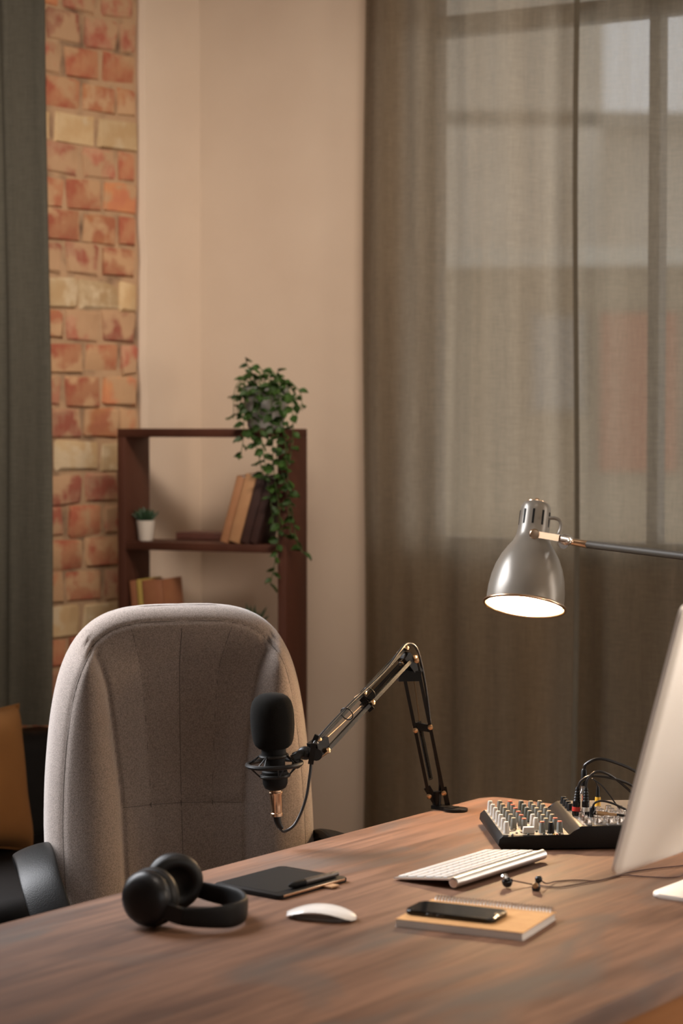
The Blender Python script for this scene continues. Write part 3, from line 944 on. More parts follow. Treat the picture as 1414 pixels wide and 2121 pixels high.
# ------------------------------------------------------------------ computer monitor
mon = empty('monitor', (0.636, 3.40, 0.7503), DA)     # local x along desk, +y = screen side, -y = back
tag(mon, 'slim silver desktop monitor seen from behind at the right edge of the desk', 'monitor')
MW, MH = 0.65, 0.435
TILT = R(15.5)
def scr(x, d, h):     # x across, d depth behind the glass, h along the tilted height
    z0 = 0.083; y0 = 0.04
    return Vector((x, y0 - d*cos(TILT) - h*sin(TILT), z0 + h*cos(TILT) - d*sin(TILT)))
V, F = [], []
nx, nz_ = 60, 44
def warp(u_, v_):     # square to rounded rectangle
    x, z_ = u_*MW/2, v_*MH/2
    r = 0.016
    cx, cz = MW/2 - r, MH/2 - r
    if abs(x) > cx and abs(z_) > cz:
        dx, dz = abs(x)-cx, abs(z_)-cz
        m_ = max(dx, dz); l = sqrt(dx*dx+dz*dz)
        if l > 1e-9:
            k = m_/l
            x = math.copysign(cx + dx*k, x); z_ = math.copysign(cz + dz*k, z_)
    return x, z_ + MH/2
us = [(-1 + 2*i/nx) for i in range(nx+1)]; us = [math.copysign(abs(q)**0.6, q) for q in us]
vs = [(-1 + 2*j/nz_) for j in range(nz_+1)]; vs = [math.copysign(abs(q)**0.6, q) for q in vs]
for u_ in us:
    for v_ in vs:
        x, h_ = warp(u_, v_)
        d = 0.0065 + 0.034 * ((1-u_*u_) * (1-v_*v_))**1.5 + 0.004*min(1, (1-max(abs(u_), abs(v_)))*30)
        V.append(scr(x, d, h_))
nb = len(V)
for i in range(nx):
    for j in range(nz_):
        a = i*(nz_+1)+j; F.append([a, a+nz_+1, a+nz_+2, a+1])
edge = [i*(nz_+1) for i in range(nx+1)] + [nx*(nz_+1)+j for j in range(1, nz_+1)] + [i*(nz_+1)+nz_ for i in range(nx-1, -1, -1)] + [j for j in range(nz_-1, 0, -1)]
eu = [(us[i], -1) for i in range(nx+1)] + [(1, vs[j]) for j in range(1, nz_+1)] + [(us[i], 1) for i in range(nx-1, -1, -1)] + [(-1, vs[j]) for j in range(nz_-1, 0, -1)]
for (u_, v_) in eu:
    x, h_ = warp(u_, v_); V.append(scr(x, 0.0, h_))
ne = len(edge)
for k in range(ne):
    F.append([edge[k], edge[(k+1) % ne], nb+(k+1) % ne, nb+k])
F.append([nb+k for k in range(ne)])
link('housing', (V, F), M_monitor, mon, sharp=50)
gl = []
for (cx, cz) in ((-1, -1), (1, -1), (1, 1), (-1, 1)):
    gl.append(scr(cx*(MW/2-0.012), -0.001, MH/2 + cz*(MH/2-0.012) + (0.035 if cz < 0 else 0)))
link('screen', (gl + [q + Vector((0, 0.0008, 0)) for q in gl], [[0, 1, 2, 3], [4, 5, 6, 7], [0, 1, 5, 4], [1, 2, 6, 5], [2, 3, 7, 6], [3, 0, 4, 7]]), M_black_gloss, mon, flat=True)
link('foot', tr(prism(rrect(0.20, 0.19, 0.018), 0, 0.007, 0.002), (0, 0, 0)), M_monitor, mon)
npth = smooth_path([(0, -0.055, 0.004), (0, -0.085, 0.02), (0, -0.095, 0.09), (0, -0.098, 0.20)], 6)
link('neck', sweep(npth, [(-0.095, -0.004), (0.095, -0.004), (0.095, 0.004), (-0.095, 0.004)], up=(0, 1, 0)), M_monitor, mon)

# ------------------------------------------------------------------ desk lamp
lamp = empty('desk_lamp', (0.80, 3.72, 0.7503))
tag(lamp, 'grey metal desk lamp with a lit bell shade reaching over the desk', 'lamp')
LO = Vector((0.80, 3.72, 0.7503))
def lw(vf): return [Vector(q) - LO for q in vf[0]], vf[1]
RIM = Vector((0.3722, 4.2500, 1.1443))
AX = Vector((0.030, 0.070, 0.205)).normalized()
out_p = [(0.0829, 0.0000), (0.0829, 0.0042), (0.0782, 0.0073), (0.0792, 0.0189), (0.0785, 0.0367), (0.0750, 0.0609), (0.0687, 0.0840), (0.0598, 0.1049), (0.0488, 0.1228), (0.0394, 0.1364), (0.0341, 0.1501), (0.0323, 0.1658), (0.0315, 0.2046), (0.0304, 0.2130), (0.0268, 0.2193), (0.0189, 0.2230), (0.0126, 0.2240)]
in_p = [(max(0.008, r-0.0022), z_-0.0015) for r, z_ in out_p[1:-1]]
link('shade', lw(align(lathe(out_p + [(0, 0.2243)], 64, close=False), RIM, AX)), M_lamp, lamp, sharp=60)
link('reflector', lw(align(lathe([(0.0824, 0.0002)] + [(0.0771, 0.0063)] + in_p[1:11] + [(0, 0.134)], 48, close=False), RIM, AX)), M_lamp_in, lamp, sharp=60)
rimc = [RIM + AX*0.002 + (Vector((0, 0, 1)).rotation_difference(AX)) @ Vector((0.0827*cos(a), 0.0827*sin(a), 0)) for a in [2*pi*i/64 for i in range(64)]]
link('rim', lw(tube(rimc, 0.0032, 10, closed=True)), M_nickel, lamp)
link('inner_lip', lw(tube([RIM + AX*0.0075 + (Vector((0, 0, 1)).rotation_difference(AX)) @ Vector((0.0768*cos(a), 0.0768*sin(a), 0)) for a in [2*pi*i/64 for i in range(64)]], 0.0014, 8, closed=True)), M_black_matte, lamp)
link('bulb', lw(align(tr(ball((0, 0, 0), 0.030, sz=1.15), (0, 0, 0.042)), RIM, AX)), M_bulb, lamp)
link('bulb_socket', lw(align(lathe([(0.016, 0.078), (0.016, 0.127)], 20), RIM, AX)), M_white, lamp)
link('cap', lw(align(lathe([(0.0215, 0.2188), (0.0205, 0.2240), (0.0136, 0.2261), (0.0063, 0.2272), (0.0042, 0.2319), (0.0000, 0.2330)], 28), RIM, AX)), M_nickel, lamp)
qa = Vector((0, 0, 1)).rotation_difference(AX)
for k in range(10):
    a = 2*pi*k/10 + 0.12
    c0 = RIM + AX*0.1852 + qa @ Vector((0.0313*cos(a), 0.0313*sin(a), 0))
    rad = qa @ Vector((cos(a), sin(a), 0))
    V_ = bar(c0 - AX*0.0158, c0 + AX*0.0158, 0.0044, 0.0022, up=rad)
    link('vent_slot', lw(V_), M_black_matte, lamp)
# bracket
B0 = Vector((0.3874, 4.2059, 1.2955)); B1 = Vector((0.4371, 4.2164, 1.2866)); B2 = Vector((0.4522, 4.2343, 1.2811)); B3 = Vector((0.4689, 4.2395, 1.2772)); B4 = Vector((0.4971, 4.2290, 1.2729))
link('bracket_plate', lw(bar(B0, B1, 0.004, 0.013, up=(0, 0, 1))), M_nickel, lamp)
link('bracket_screw', lw(align(lathe([(0.0105, 0), (0.0105, 0.006), (0.009, 0.008), (0, 0.0085)], 24), B0 + Vector((0, 0.002, 0)), (0, -1, -0.05))), M_nickel, lamp)
link('pivot_joint', lw(join(ball(B2, 0.0125, sx=1.25), align(lathe([(0.009, -0.02), (0.009, 0.02)], 16), B2 + Vector((-0.004, 0.012, -0.008)), (0, 1, 0)), sweep([B1, B2 + Vector((0.01, 0, 0))], circ(0.007, 10)))), M_chrome, lamp)
link('ferrule', lw(sweep([B2, B3, B4], circ(0.0082, 16), scales=[0.9, 0.85, 1])), M_nickel, lamp)
EL = Vector((0.815, 3.70, 1.2587))
link('arm', lw(rod(B4, EL, 0.0078, 16)), M_lamp_arm, lamp)
link('finger_loop', lw(tube([Vector(q) for q in [(0.4219, 4.2584, 1.3244), (0.4323, 4.2563, 1.3249), (0.4423, 4.2542, 1.3202), (0.4455, 4.2521, 1.3097), (0.4423, 4.2500, 1.2961), (0.4344, 4.2448, 1.2835)]], 0.0036, 8, 5)), M_lamp, lamp)
link('elbow_joint', lw(ball(EL, 0.016)), M_nickel, lamp)
link('post', lw(rod(EL, (0.80, 3.72, 0.76), 0.0075, 16)), M_lamp, lamp)
link('base', lathe([(0, 0), (0.075, 0), (0.075, 0.012), (0.068, 0.018), (0.012, 0.022), (0, 0.022)], 40), M_lamp, lamp)

# ------------------------------------------------------------------ microphone boom arm
BO = Vector((0.186, 4.147, 0.7503))
boom = empty('microphone_stand', BO)
tag(boom, 'black folding microphone boom arm clamped to the desk edge', 'microphone stand')
def lb(vf): return [Vector(q) - BO for q in vf[0]], vf[1]
base_ = Vector((0.188, 4.147, 0.782)); elb = Vector((0.132, 4.105, 1.052)); end_ = Vector((-0.040, 3.822, 0.923))
def segment(a, b_, gap, sgn):
    d = (b_-a).normalized()
    nrm = d.cross(Vector((0, 1, 0)) - d*d.y).normalized()
    side = d.cross(nrm).normalized()
    for s in (-1, 1):
        o_ = nrm*gap*s
        link('rail', lb(join(bar(a+o_+side*0.0075, b_+o_+side*0.0075, 0.0058, 0.0066, up=nrm), bar(a+o_-side*0.0075, b_+o_-side*0.0075, 0.0058, 0.0066, up=nrm))), M_steel_black, boom)
    # spring running between the rails
    sp0, sp1 = a + d*0.03 + nrm*gap*0.3, a + (b_-a)*0.55 + nrm*gap*0.2
    L_ = (sp1-sp0).length; turns = int(L_/0.0028)
    pth = [sp0 + d*(L_*i/(turns*8)) + nrm*0.0042*cos(2*pi*i/8) + side*0.0042*sin(2*pi*i/8) for i in range(turns*8+1)]
    link('spring', lb(tube(pth, 0.0008, 4)), M_steel_black, boom)
    link('rod', lb(rod(sp1, b_ - nrm*gap*0.4, 0.0012, 6)), M_brass, boom)
    for q in (a + nrm*gap, a - nrm*gap, a+(b_-a)*0.5 + nrm*gap, a+(b_-a)*0.5 - nrm*gap, b_ + nrm*gap, b_ - nrm*gap):
        link('screw', lb(align(lathe([(0.0042, -0.014), (0.0042, 0.0115), (0.0052, 0.0118), (0.0052, 0.0145), (0.003, 0.016)], 12), q, side if side.y < 0 else -side)), M_brass, boom)
    return d, nrm, side
segment(base_, elb, 0.015, 1)
d2, n2, s2 = segment(elb + Vector((-0.004, -0.004, 0.010)), end_, 0.0125, 1)
link('elbow_bracket', lb(join(bar(elb + Vector((-0.012, -0.012, 0.012)), elb + Vector((0.014, 0.008, -0.026)), 0.030, 0.018, up=(0, 0, 1)), bar(elb + Vector((-0.022, -0.004, -0.030)), elb + Vector((0.022, 0.004, -0.030)), 0.028, 0.020))), M_steel_black, boom)
mid = (base_ + elb)/2
link('cross_bracket', lb(bar(mid + Vector((-0.016, 0, 0.003)), mid + Vector((0.016, 0, -0.003)), 0.012, 0.014)), M_steel_black, boom)
mid2 = (elb + end_)/2
link('cross_bracket', lb(bar(mid2 + n2*0.018, mid2 - n2*0.018, 0.012, 0.012)), M_steel_black, boom)
link('pivot', lb(join(bar(base_ + Vector((-0.018, 0, 0.012)), Vector((0.194, 4.147, 0.753)), 0.006, 0.014), bar(base_ + Vector((0.016, 0, 0.012)), Vector((0.212, 4.147, 0.753)), 0.006, 0.010), rod(Vector((0.190, 4.147, 0.751)), Vector((0.190, 4.147, 0.785)), 0.009)), ), M_steel_black, boom)
link('clamp', lb(join(tr(prism([(0.024*cos(a), 0.019*sin(a)) for a in [2*pi*i/24 for i in range(24)]], 0, 0.006, 0.0015), (0.226, 4.120, 0.7505)),
                      bar(Vector((0.185, 4.150, 0.7545)), Vector((0.226, 4.12, 0.7545)), 0.024, 0.007))), M_steel_black, boom)
# knuckle to the shock mount
J1, J2, J3 = Vector((-0.052, 3.806, 0.921)), Vector((-0.066, 3.79, 0.919)), Vector((-0.086, 3.772, 0.9165))
link('end_bracket', lb(join(bar(end_ + Vector((0.008, 0.012, 0.008)), J1 + Vector((0, 0, 0.0)), 0.024, 0.026), align(lathe([(0.011, -0.012), (0.011, 0.012)], 18), J1 + Vector((0.004, 0, -0.006)), (0.2, -1, 0)))), M_steel_black, boom)
link('knuckle', lb(join(ball(J2, 0.0125, sx=1.2), sweep([J1, J2, J3], circ(0.0085, 12), scales=[0.9, 1.1, 0.8]))), M_black, boom)
link('wing_knob', lb(join(bar(J2 + Vector((0.010, -0.012, -0.018)), J2 + Vector((0.016, -0.014, 0.020)), 0.006, 0.010), bar(J1 + Vector((-0.004, -0.006, 0.002)), J1 + Vector((0.008, -0.01, 0.030)), 0.005, 0.009))), M_black, boom)

# ------------------------------------------------------------------ microphone
MO = Vector((-0.1190, 3.755, 0.8578))
mic = empty('microphone', MO, rot=(0, R(-2.5), 0))
tag(mic, 'black studio microphone with foam windscreen hanging in a shock mount', 'microphone')
fo = [(0.0, 0.176), (0.012, 0.1755), (0.022, 0.173), (0.030, 0.168), (0.0355, 0.160), (0.0385, 0.149), (0.0398, 0.135), (0.0398, 0.118), (0.0385, 0.103), (0.0365, 0.091), (0.033, 0.082), (0.027, 0.0765), (0.020, 0.0745), (0, 0.0745)]
link('foam_windscreen', lathe(fo, 44), M_foam, mic, sharp=180)
link('body', lathe([(0, 0.0), (0.012, 0.0), (0.019, 0.004), (0.0225, 0.012), (0.0232, 0.024), (0.0232, 0.034), (0.0195, 0.036), (0.0195, 0.060), (0.0225, 0.061), (0.0225, 0.076), (0, 0.076)], 36), M_black_matte, mic)
sm = link('shock_mount', tube([Vector((0.049*cos(a), 0.049*sin(a), 0.047)) for a in [2*pi*i/40 for i in range(40)]], 0.0042, 8, closed=True), M_black, mic)
link('inner_ring', join(tube([Vector((0.0245*cos(a), 0.0245*sin(a), 0.062)) for a in [2*pi*i/32 for i in range(32)]], 0.0032, 8, closed=True),
                        tube([Vector((0.0255*cos(a), 0.0255*sin(a), 0.026)) for a in [2*pi*i/32 for i in range(32)]], 0.0032, 8, closed=True)), M_black, mic)
for k in range(8):
    a = 2*pi*k/8 + 0.3
    zt = 0.064 if k % 2 else 0.024
    link('elastic_cord', tube([(0.049*cos(a-0.14), 0.049*sin(a-0.14), 0.047), (0.026*cos(a), 0.026*sin(a), zt), (0.049*cos(a+0.14), 0.049*sin(a+0.14), 0.047)], 0.0013, 6), M_black, mic)
link('mount_stem', join(sweep([Vector((0.034, 0.012, 0.052)), Vector((0.043, 0.016, 0.057))], circ(0.009, 12)), ball((0.040, 0.010, 0.044), 0.009)), M_black, mic)
link('connector', lathe([(0.0, 0.004), (0.0115, 0.004), (0.0115, -0.003), (0.0125, -0.004), (0.0125, -0.007), (0.0110, -0.009), (0.0105, -0.030), (0.0098, -0.041), (0.0112, -0.042), (0.0112, -0.0475), (0.008, -0.0485), (0, -0.0485)], 28), M_nickel, mic)
link('connector_boot', sweep([Vector((0, 0, -0.047)), Vector((0.001, 0, -0.056)), Vector((0.004, 0.001, -0.066)), Vector((0.009, 0.002, -0.0715))], circ(0.0066, 12), scales=[1.05, 1, 0.85, 0.6]), M_black, mic)
cpts = [(-0.1125, 3.757, 0.7878), (-0.1022, 3.76, 0.7815), (-0.0829, 3.765, 0.7954), (-0.0654, 3.77, 0.8358), (-0.0576, 3.775, 0.8798), (-0.0541, 3.782, 0.9105), (-0.051, 3.792, 0.934),
        (-0.030, 3.815, 0.957), (0.010, 3.88, 0.990), (0.050, 3.95, 1.018), (0.085, 4.01, 1.044), (0.112, 4.055, 1.074), (0.128, 4.085, 1.0865), (0.146, 4.10, 1.078), (0.158, 4.112, 1.040), (0.168, 4.118, 0.985), (0.176, 4.125, 0.92), (0.186, 4.130, 0.86), (0.196, 4.150, 0.80), (0.190, 4.17, 0.74), (0.17, 4.19, 0.60), (0.15, 4.22, 0.40)]
mc = link('microphone_cable', tube(cpts, 0.0027, 10, 8), M_cable)
tag(mc, 'black cable looping from the microphone plug up along the boom arm', 'cable')
for q in ((0.010, 3.88, 0.986), (0.052, 3.954, 1.014)):
    rg = [Vector(q) + d2*0 + n2*(0.0125*cos(a)) + s2*(0.0125*sin(a)) for a in [2*pi*i/20 for i in range(20)]]
    link('cable_tie', tube([x_ + Vector((0, 0, -0.008)) for x_ in rg], 0.0012, 6, closed=True), M_black, mc)

# ------------------------------------------------------------------ audio mixer
XO = Vector((0.2815, 3.738, 0.7503))
mx_ = empty('audio_mixer', XO, R(4))
tag(mx_, 'compact black audio mixer with rows of knobs at the far end of the desk', 'audio mixer')
def xz_prism(pts, y0, y1, bev=0):
    v, f = prism(pts, y0, y1, bev)
    return [Vector((q.x, q.z, q.y)) for q in v], f
body_pts = [(0.006, 0.002), (0.0, 0.010), (0.002, 0.021), (0.009, 0.027), (0.131, 0.0255), (0.139, 0.032), (0.147, 0.0415), (0.152, 0.043), (0.295, 0.043), (0.298, 0.038), (0.298, 0.002)]
link('housing', xz_prism(body_pts, 0, 0.252, 0.0025), M_mixer, mx_)
link('knob_panel', xz_prism([(0.010, 0.0265), (0.130, 0.0250), (0.130, 0.0262), (0.010, 0.0278)], 0.005, 0.247), M_panel, mx_)
link('jack_panel', box(0.223, 0.126, 0.0432, 0.138, 0.240, 0.001), mat('jack_panel', (0.10, 0.085, 0.07), rough=0.5), mx_)
# knobs
def knob_vf(r, h):
    pr = [(0, 0), (r*1.12, 0), (r*1.05, h*0.18), (r, h*0.3), (r*0.86, h*0.92), (r*0.78, h), (0, h)]
    v, f = lathe(pr, 18)
    for q in v:
        a = math.atan2(q.y, q.x)
        if 0.15*h < q.z < 0.95*h: q *= 1; q.x *= 1 + 0.05*cos(9*a); q.y *= 1 + 0.05*cos(9*a)
    return v, f
def pnl(x): return 0.0278 - 0.0016*(x-0.010)/0.12
kb_protos = {}
def add_knob(x, y, m, capm, lab=None, r=0.0056, h=0.0195, zz=None):
    key = (m.name, capm.name, r)
    if key not in kb_protos:
        k = link('knob', knob_vf(r, h), m, mx_)
        c = link('cap', lathe([(0, 0), (r*0.80, 0), (r*0.74, 0.0016), (0, 0.0018)], 14), capm, k, loc=(0, 0, h))
        kb_protos[key] = (k, c)
    else:
        k0, c0 = kb_protos[key]
        k = copy_of(k0); c = copy_of(c0, parent=k)
    k.location = (x, y, (pnl(x) if zz is None else zz) - 0.0004)
    if lab: k['label'] = lab
    return k
colX = [(0.018, M_knob_white, M_knob_white), (0.037, M_knob_grey, M_cap_beige), (0.056, M_knob_grey, M_redcap), (0.078, M_knob_dark, M_knob_grey), (0.096, M_knob_grey, M_cap_beige), (0.114, M_knob_grey, M_cap_beige)]
for ci, (x_, m, c) in enumerate(colX):
    for r_ in range(7):
        y_ = 0.022 + r_*0.0345 + (0.004 if ci % 2 else 0)
        if r_ == 0:
            if ci == 0: add_knob(x_, y_, m, c)
            elif ci == 1: continue
            elif ci == 3: add_knob(0.084, y_, M_knob_grey, M_redcap, 'grey knob with a red top')
            elif ci == 4: add_knob(0.099, y_-0.004, M_black, M_black, 'black knob')
            elif ci == 5: add_knob(0.117, y_+0.004, M_knob_grey, M_redcap, 'grey knob with a red top')
            continue
        mm, cc = m, c
        if ci == 3 and r_ in (1, 2): mm, cc = M_knob_white, M_knob_white
        if ci == 5 and r_ == 1: mm, cc = M_knob_grey, M_redcap
        if ci == 2 and r_ == 6: mm, cc = M_knob_grey, M_redcap
        add_knob(x_, y_, mm, cc)
# fader knob: a saddle-shaped wide cap
v, f = box(0.058, 0.018, 0.034, 0.022, 0.011, 0.013, 0.002, 2)
for q in v:
    if q.z > 0.036: q.z -= 0.0028*(1-((q.x-0.058)/0.011)**2)
    q.x += (0.058-q.x)*0.12*(1 if q.z > 0.034 else 0)
link('fader_cap', (v, f), M_knob_white, mx_)
for i in range(14):
    m = random.choice((M_cap_beige, M_knob_white, M_knob_dark))
    link('button', box(0.027 + 0.0095*(i % 10), 0.006 + 0.017*(i//10) + 0.012*(i % 3), 0.0287, 0.004, 0.004, 0.003, 0.0006, 1), m, mx_)
for i in range(6):
    link('led', box(0.088 + 0.005*i, 0.0075, 0.0272, 0.0028, 0.0028, 0.0016), (M_redcap if i > 3 else M_yellow if i > 2 else M_knob_white), mx_, flat=True)
jk = None
for i in range(6):
    for j in range(5):
        pos = (0.166 + 0.0205*i, 0.020 + 0.028*j + (0.006 if i % 2 else 0), 0.0436)
        if jk is None:
            jk = link('jack', lathe([(0.0068, 0), (0.0068, 0.003), (0.0056, 0.006), (0.0056, 0.010), (0.0034, 0.0102), (0.0034, 0.005), (0, 0.005)], 14), M_chrome, mx_, loc=pos)
        else: copy_of(jk, loc=pos)
for j in range(4):
    link('knob', tr(knob_vf(0.006, 0.013), (0.158, 0.150 + 0.024*j, 0.0432)), M_black, mx_)

def plug(name, base, top, prof_mats, label):
    base, top = Vector(base), Vector(top)
    e = empty(name, base)
    d = top - base
    for nm, pf, m in prof_mats:
        link(nm, align(lathe(pf, 20), (0, 0, 0), d), m, e)
    tag(e, label, 'plug')
    return e
boot = [(0.0058, 0.024)] + [(0.0060 - 0.0006*i + (0.0009 if k else 0), 0.025 + 0.0052*i + 0.002*k) for i in range(5) for k in (0, 1)] + [(0.003, 0.0525)]
def xlr(base, top, band, label):
    return plug('audio_plug', base, top, [('shell', [(0.0072, 0.0), (0.0072, 0.006), (0.0072, 0.0255), (0.0062, 0.0265)], M_black_gloss),
                                ('band', [(0.0076, 0.008), (0.0078, 0.009), (0.0078, 0.0150), (0.0076, 0.016)], band), ('boot', boot, M_black)], label)
JZ = 0.0540 + 0.7503
xlr((0.433, 3.846, 0.8040-0.010), (0.437, 3.850, 0.8525), M_red, 'black audio plug with a red band in the mixer')
xlr((0.451, 3.842, 0.8040-0.010), (0.4515, 3.846, 0.8525), M_knob_white, 'black audio plug with a white band in the mixer')
plug('audio_plug', (0.4515, 3.875, 0.794), (0.4515, 3.878, 0.88), [('shell', [(0.0085, 0), (0.0085, 0.032), (0.0092, 0.033), (0.0092, 0.037), (0.0068, 0.042), (0.006, 0.05)], M_chrome), ('boot', [(0.0062, 0.05), (0.0058, 0.078), (0.003, 0.082)], M_black)],
     'tall chrome audio plug behind the red and white banded plugs')
plug('audio_plug', (0.481, 3.905, 0.794), (0.481, 3.906, 0.83), [('shell', [(0.0055, 0), (0.0055, 0.022), (0.0048, 0.0235)], M_yellow), ('boot', [(0.004, 0.0235), (0.0036, 0.036), (0.0022, 0.044)], M_black)],
     'yellow audio plug at the back of the mixer')
plug('audio_plug', (0.4595, 3.806, 0.794), (0.4595, 3.806, 0.84), [('tip', [(0.0022, 0), (0.0022, 0.006)], M_chrome), ('shell', [(0.0058, 0.005), (0.0058, 0.021), (0.004, 0.024)], M_black_gloss)],
     'short black right-angle jack plug at the front of the mixer')
gp = plug('audio_plug', (0.467, 3.803, 0.8065), (0.500, 3.803, 0.8035), [('shell', [(0.004, 0), (0.0042, 0.004), (0.004, 0.016), (0.0026, 0.022), (0.0024, 0.036)], M_brass)],
     'thin gold adapter plug lying sideways above the mixer jacks')
def cable(pts, r, m, label, grp=None):
    o = link('audio_cable', tube(pts, r, 8, 8), m)
    tag(o, label, 'cable', grp)
    return o
cable([(0.4375, 3.8505, 0.845), (0.444, 3.85, 0.8575), (0.462, 3.852, 0.866), (0.50, 3.86, 0.861), (0.54, 3.87, 0.845), (0.575, 3.87, 0.815), (0.60, 3.87, 0.770), (0.62, 3.86, 0.7535)], 0.0026, M_cable, 'black cable arching right from the red banded plug')
cable([(0.4515, 3.846, 0.846), (0.456, 3.848, 0.862), (0.472, 3.852, 0.8745), (0.495, 3.858, 0.868), (0.525, 3.868, 0.845), (0.555, 3.878, 0.815), (0.585, 3.888, 0.775), (0.61, 3.886, 0.7535)], 0.0024, M_cable, 'black cable arching right from the white banded plug')
cable([(0.4515, 3.878, 0.874), (0.455, 3.876, 0.884), (0.476, 3.874, 0.8945), (0.506, 3.88, 0.888), (0.552, 3.895, 0.866), (0.60, 3.90, 0.83), (0.64, 3.90, 0.775), (0.66, 3.88, 0.754)], 0.0032, M_cable, 'thick black cable arching highest, from the tall chrome plug')
cable([(0.481, 3.906, 0.836), (0.477, 3.905, 0.846), (0.47, 3.90, 0.853), (0.486, 3.89, 0.842), (0.50, 3.88, 0.825), (0.515, 3.87, 0.805), (0.53, 3.86, 0.797), (0.57, 3.84, 0.79), (0.605, 3.82, 0.765), (0.62, 3.80, 0.753)], 0.0014, M_cable, 'thin black cable drooping from the yellow plug')
cable([(0.4595, 3.806, 0.816), (0.463, 3.806, 0.824), (0.476, 3.808, 0.828), (0.498, 3.812, 0.822), (0.53, 3.82, 0.806), (0.57, 3.83, 0.785), (0.605, 3.80, 0.757), (0.63, 3.76, 0.7527)], 0.002, M_cable, 'black cable curving from the short right-angle jack plug')
cable([(0.4985, 3.803, 0.8036), (0.512, 3.804, 0.8022), (0.55, 3.806, 0.796), (0.60, 3.80, 0.772), (0.64, 3.73, 0.753), (0.66, 3.70, 0.7526)], 0.0022, M_cable, 'black cable running level from the gold adapter plug')
# power cables behind the monitor foot
cable([(0.52, 3.83, 0.7528), (0.58, 3.74, 0.7528), (0.64, 3.735, 0.7528), (0.72, 3.75, 0.7528), (0.80, 3.80, 0.7528)], 0.0025, M_cable, 'black cable lying on the desk behind the monitor, front one')
cable([(0.61, 3.90, 0.7529), (0.605, 3.80, 0.7529), (0.63, 3.768, 0.7529), (0.70, 3.785, 0.7529), (0.78, 3.86, 0.7529)], 0.0026, M_cable, 'black cable lying on the desk behind the monitor, rear one')

# ------------------------------------------------------------------ keyboard
kb = empty('keyboard', (0.0878, 3.4968, 0.7503), DA + R(0))     # local x = along the long side, local -y = towards the battery tube
tag(kb, 'slim white and aluminium wireless keyboard lying between tablet and mixer', 'keyboard')
KL, KW = 0.280, 0.126
KT = math.atan2(0.0145, KW)
def kpt(x, y, z): # y from the front edge towards the tube (0..KW)
    return Vector((x, -y*cos(KT) + 0*z, 0.0022 + y*sin(KT) + z))
def kbox(x0, x1, y0, y1, z0, z1):
    P = [kpt(x, y, z_) for z_ in (z0, z1) for y in (y0, y1) for x in (x0, x1)]
    return P, [[0, 1, 3, 2], [4, 6, 7, 5], [0, 4, 5, 1], [2, 3, 7, 6], [0, 2, 6, 4], [1, 5, 7, 3]]
link('plate', kbox(0, KL, 0, KW-0.004, 0, 0.0028), M_alu, kb, flat=True)
tc_ = kpt(0, KW-0.004, -0.0036)
link('battery_tube', sweep([tc_, tc_ + Vector((KL, 0, 0))], circ(0.0088, 24)), M_alu, kb)
link('end_cap', align(lathe([(0, 0), (0.0076, 0), (0.0076, 0.0012), (0.006, 0.0016), (0, 0.0010)], 24), tc_, (-1, 0, 0)), M_chrome, kb)
KEY = {}
def key(x0, w_, y0, h_):
    kx = round(w_, 4), round(h_, 4)
    if kx not in KEY:
        b_ = box(0, 0, 0.0014, w_, h_, 0.0026, 0.0006, 1)
        KEY[kx] = link('key', b_, M_white, kb); o = KEY[kx]
    else: o = copy_of(KEY[kx])
    c = kpt(x0 + w_/2, y0 + h_/2, 0.0028)
    o.location = c; o.rotation_euler = (-KT, 0, 0)
rows = [(0.006, 0.0165, [.0155, .0155, .0155, .0195, .097, .0195, .0155, .0155, .0155, .0155]),
        (0.0252, 0.0152, [.0395] + [.0152]*10 + [.0395]),
        (0.0434, 0.0152, [.0305] + [.0152]*11 + [.0305]),
        (0.0616, 0.0152, [.0255] + [.0152]*12 + [.0152]),
        (0.0798, 0.0152, [.0152]*13 + [.0255]),
        (0.0975, 0.0085, [.0165]*14)]
for y0, h_, ws in rows:
    tot = sum(ws); gap = (0.268 - tot)/(len(ws)-1); x_ = 0.006
    for w_ in ws:
        key(x_, w_, y0, h_); x_ += w_ + gap

# ------------------------------------------------------------------ drawing tablet and pen
ta = R(53)
tcx = Vector((-0.2175 - 0.095 - 0.1095 + 0.0187, 3.4387 + 3.3484 + 3.5682 + 3.5042, 0))/4
tab = empty('drawing_tablet', (tcx.x, tcx.y, 0.7503), R(51.5))
tag(tab, 'thin black drawing tablet lying on the desk near the chair', 'drawing tablet')
link('body', prism(rrect(0.178, 0.146, 0.008), 0, 0.0075, 0.0016), M_tablet, tab)
link('active_surface', tr(prism(rrect(0.150, 0.120, 0.003), 0.0074, 0.0078), (0, 0.006, 0)), M_black_matte, tab)
link('edge_strip', box(0, -0.0722, 0.0052, 0.160, 0.0024, 0.0046, 0.0008), M_nickel, tab)
link('pen_loop', box(0.034, -0.080, 0.003, 0.022, 0.018, 0.0035, 0.001), M_leather_tag, tab)
PA, PB = Vector((-0.0868, 3.3945, 0.7637)), Vector((-0.0075, 3.4895, 0.7637))
dp = (PB-PA).normalized()
pen = empty('stylus_pen', PA)
tag(pen, 'slim dark grey stylus pen lying on the drawing tablet', 'pen')
L_ = (PB-PA).length
M_pen = mat('pen_grey', (0.10, 0.085, 0.075), rough=0.3, metal=0.5)
link('barrel', align(lathe([(0.0042, 0.010), (0.0054, 0.020), (0.0056, 0.05), (0.0050, L_*0.95), (0.0045, L_), (0, L_+0.0005)], 20), (0, 0, 0), dp), M_pen, pen)
link('grip', align(lathe([(0.0008, 0), (0.0022, 0.002), (0.0042, 0.008), (0.0056, 0.014), (0.0057, 0.040)], 20), (0, 0, 0), dp), M_black_matte, pen)

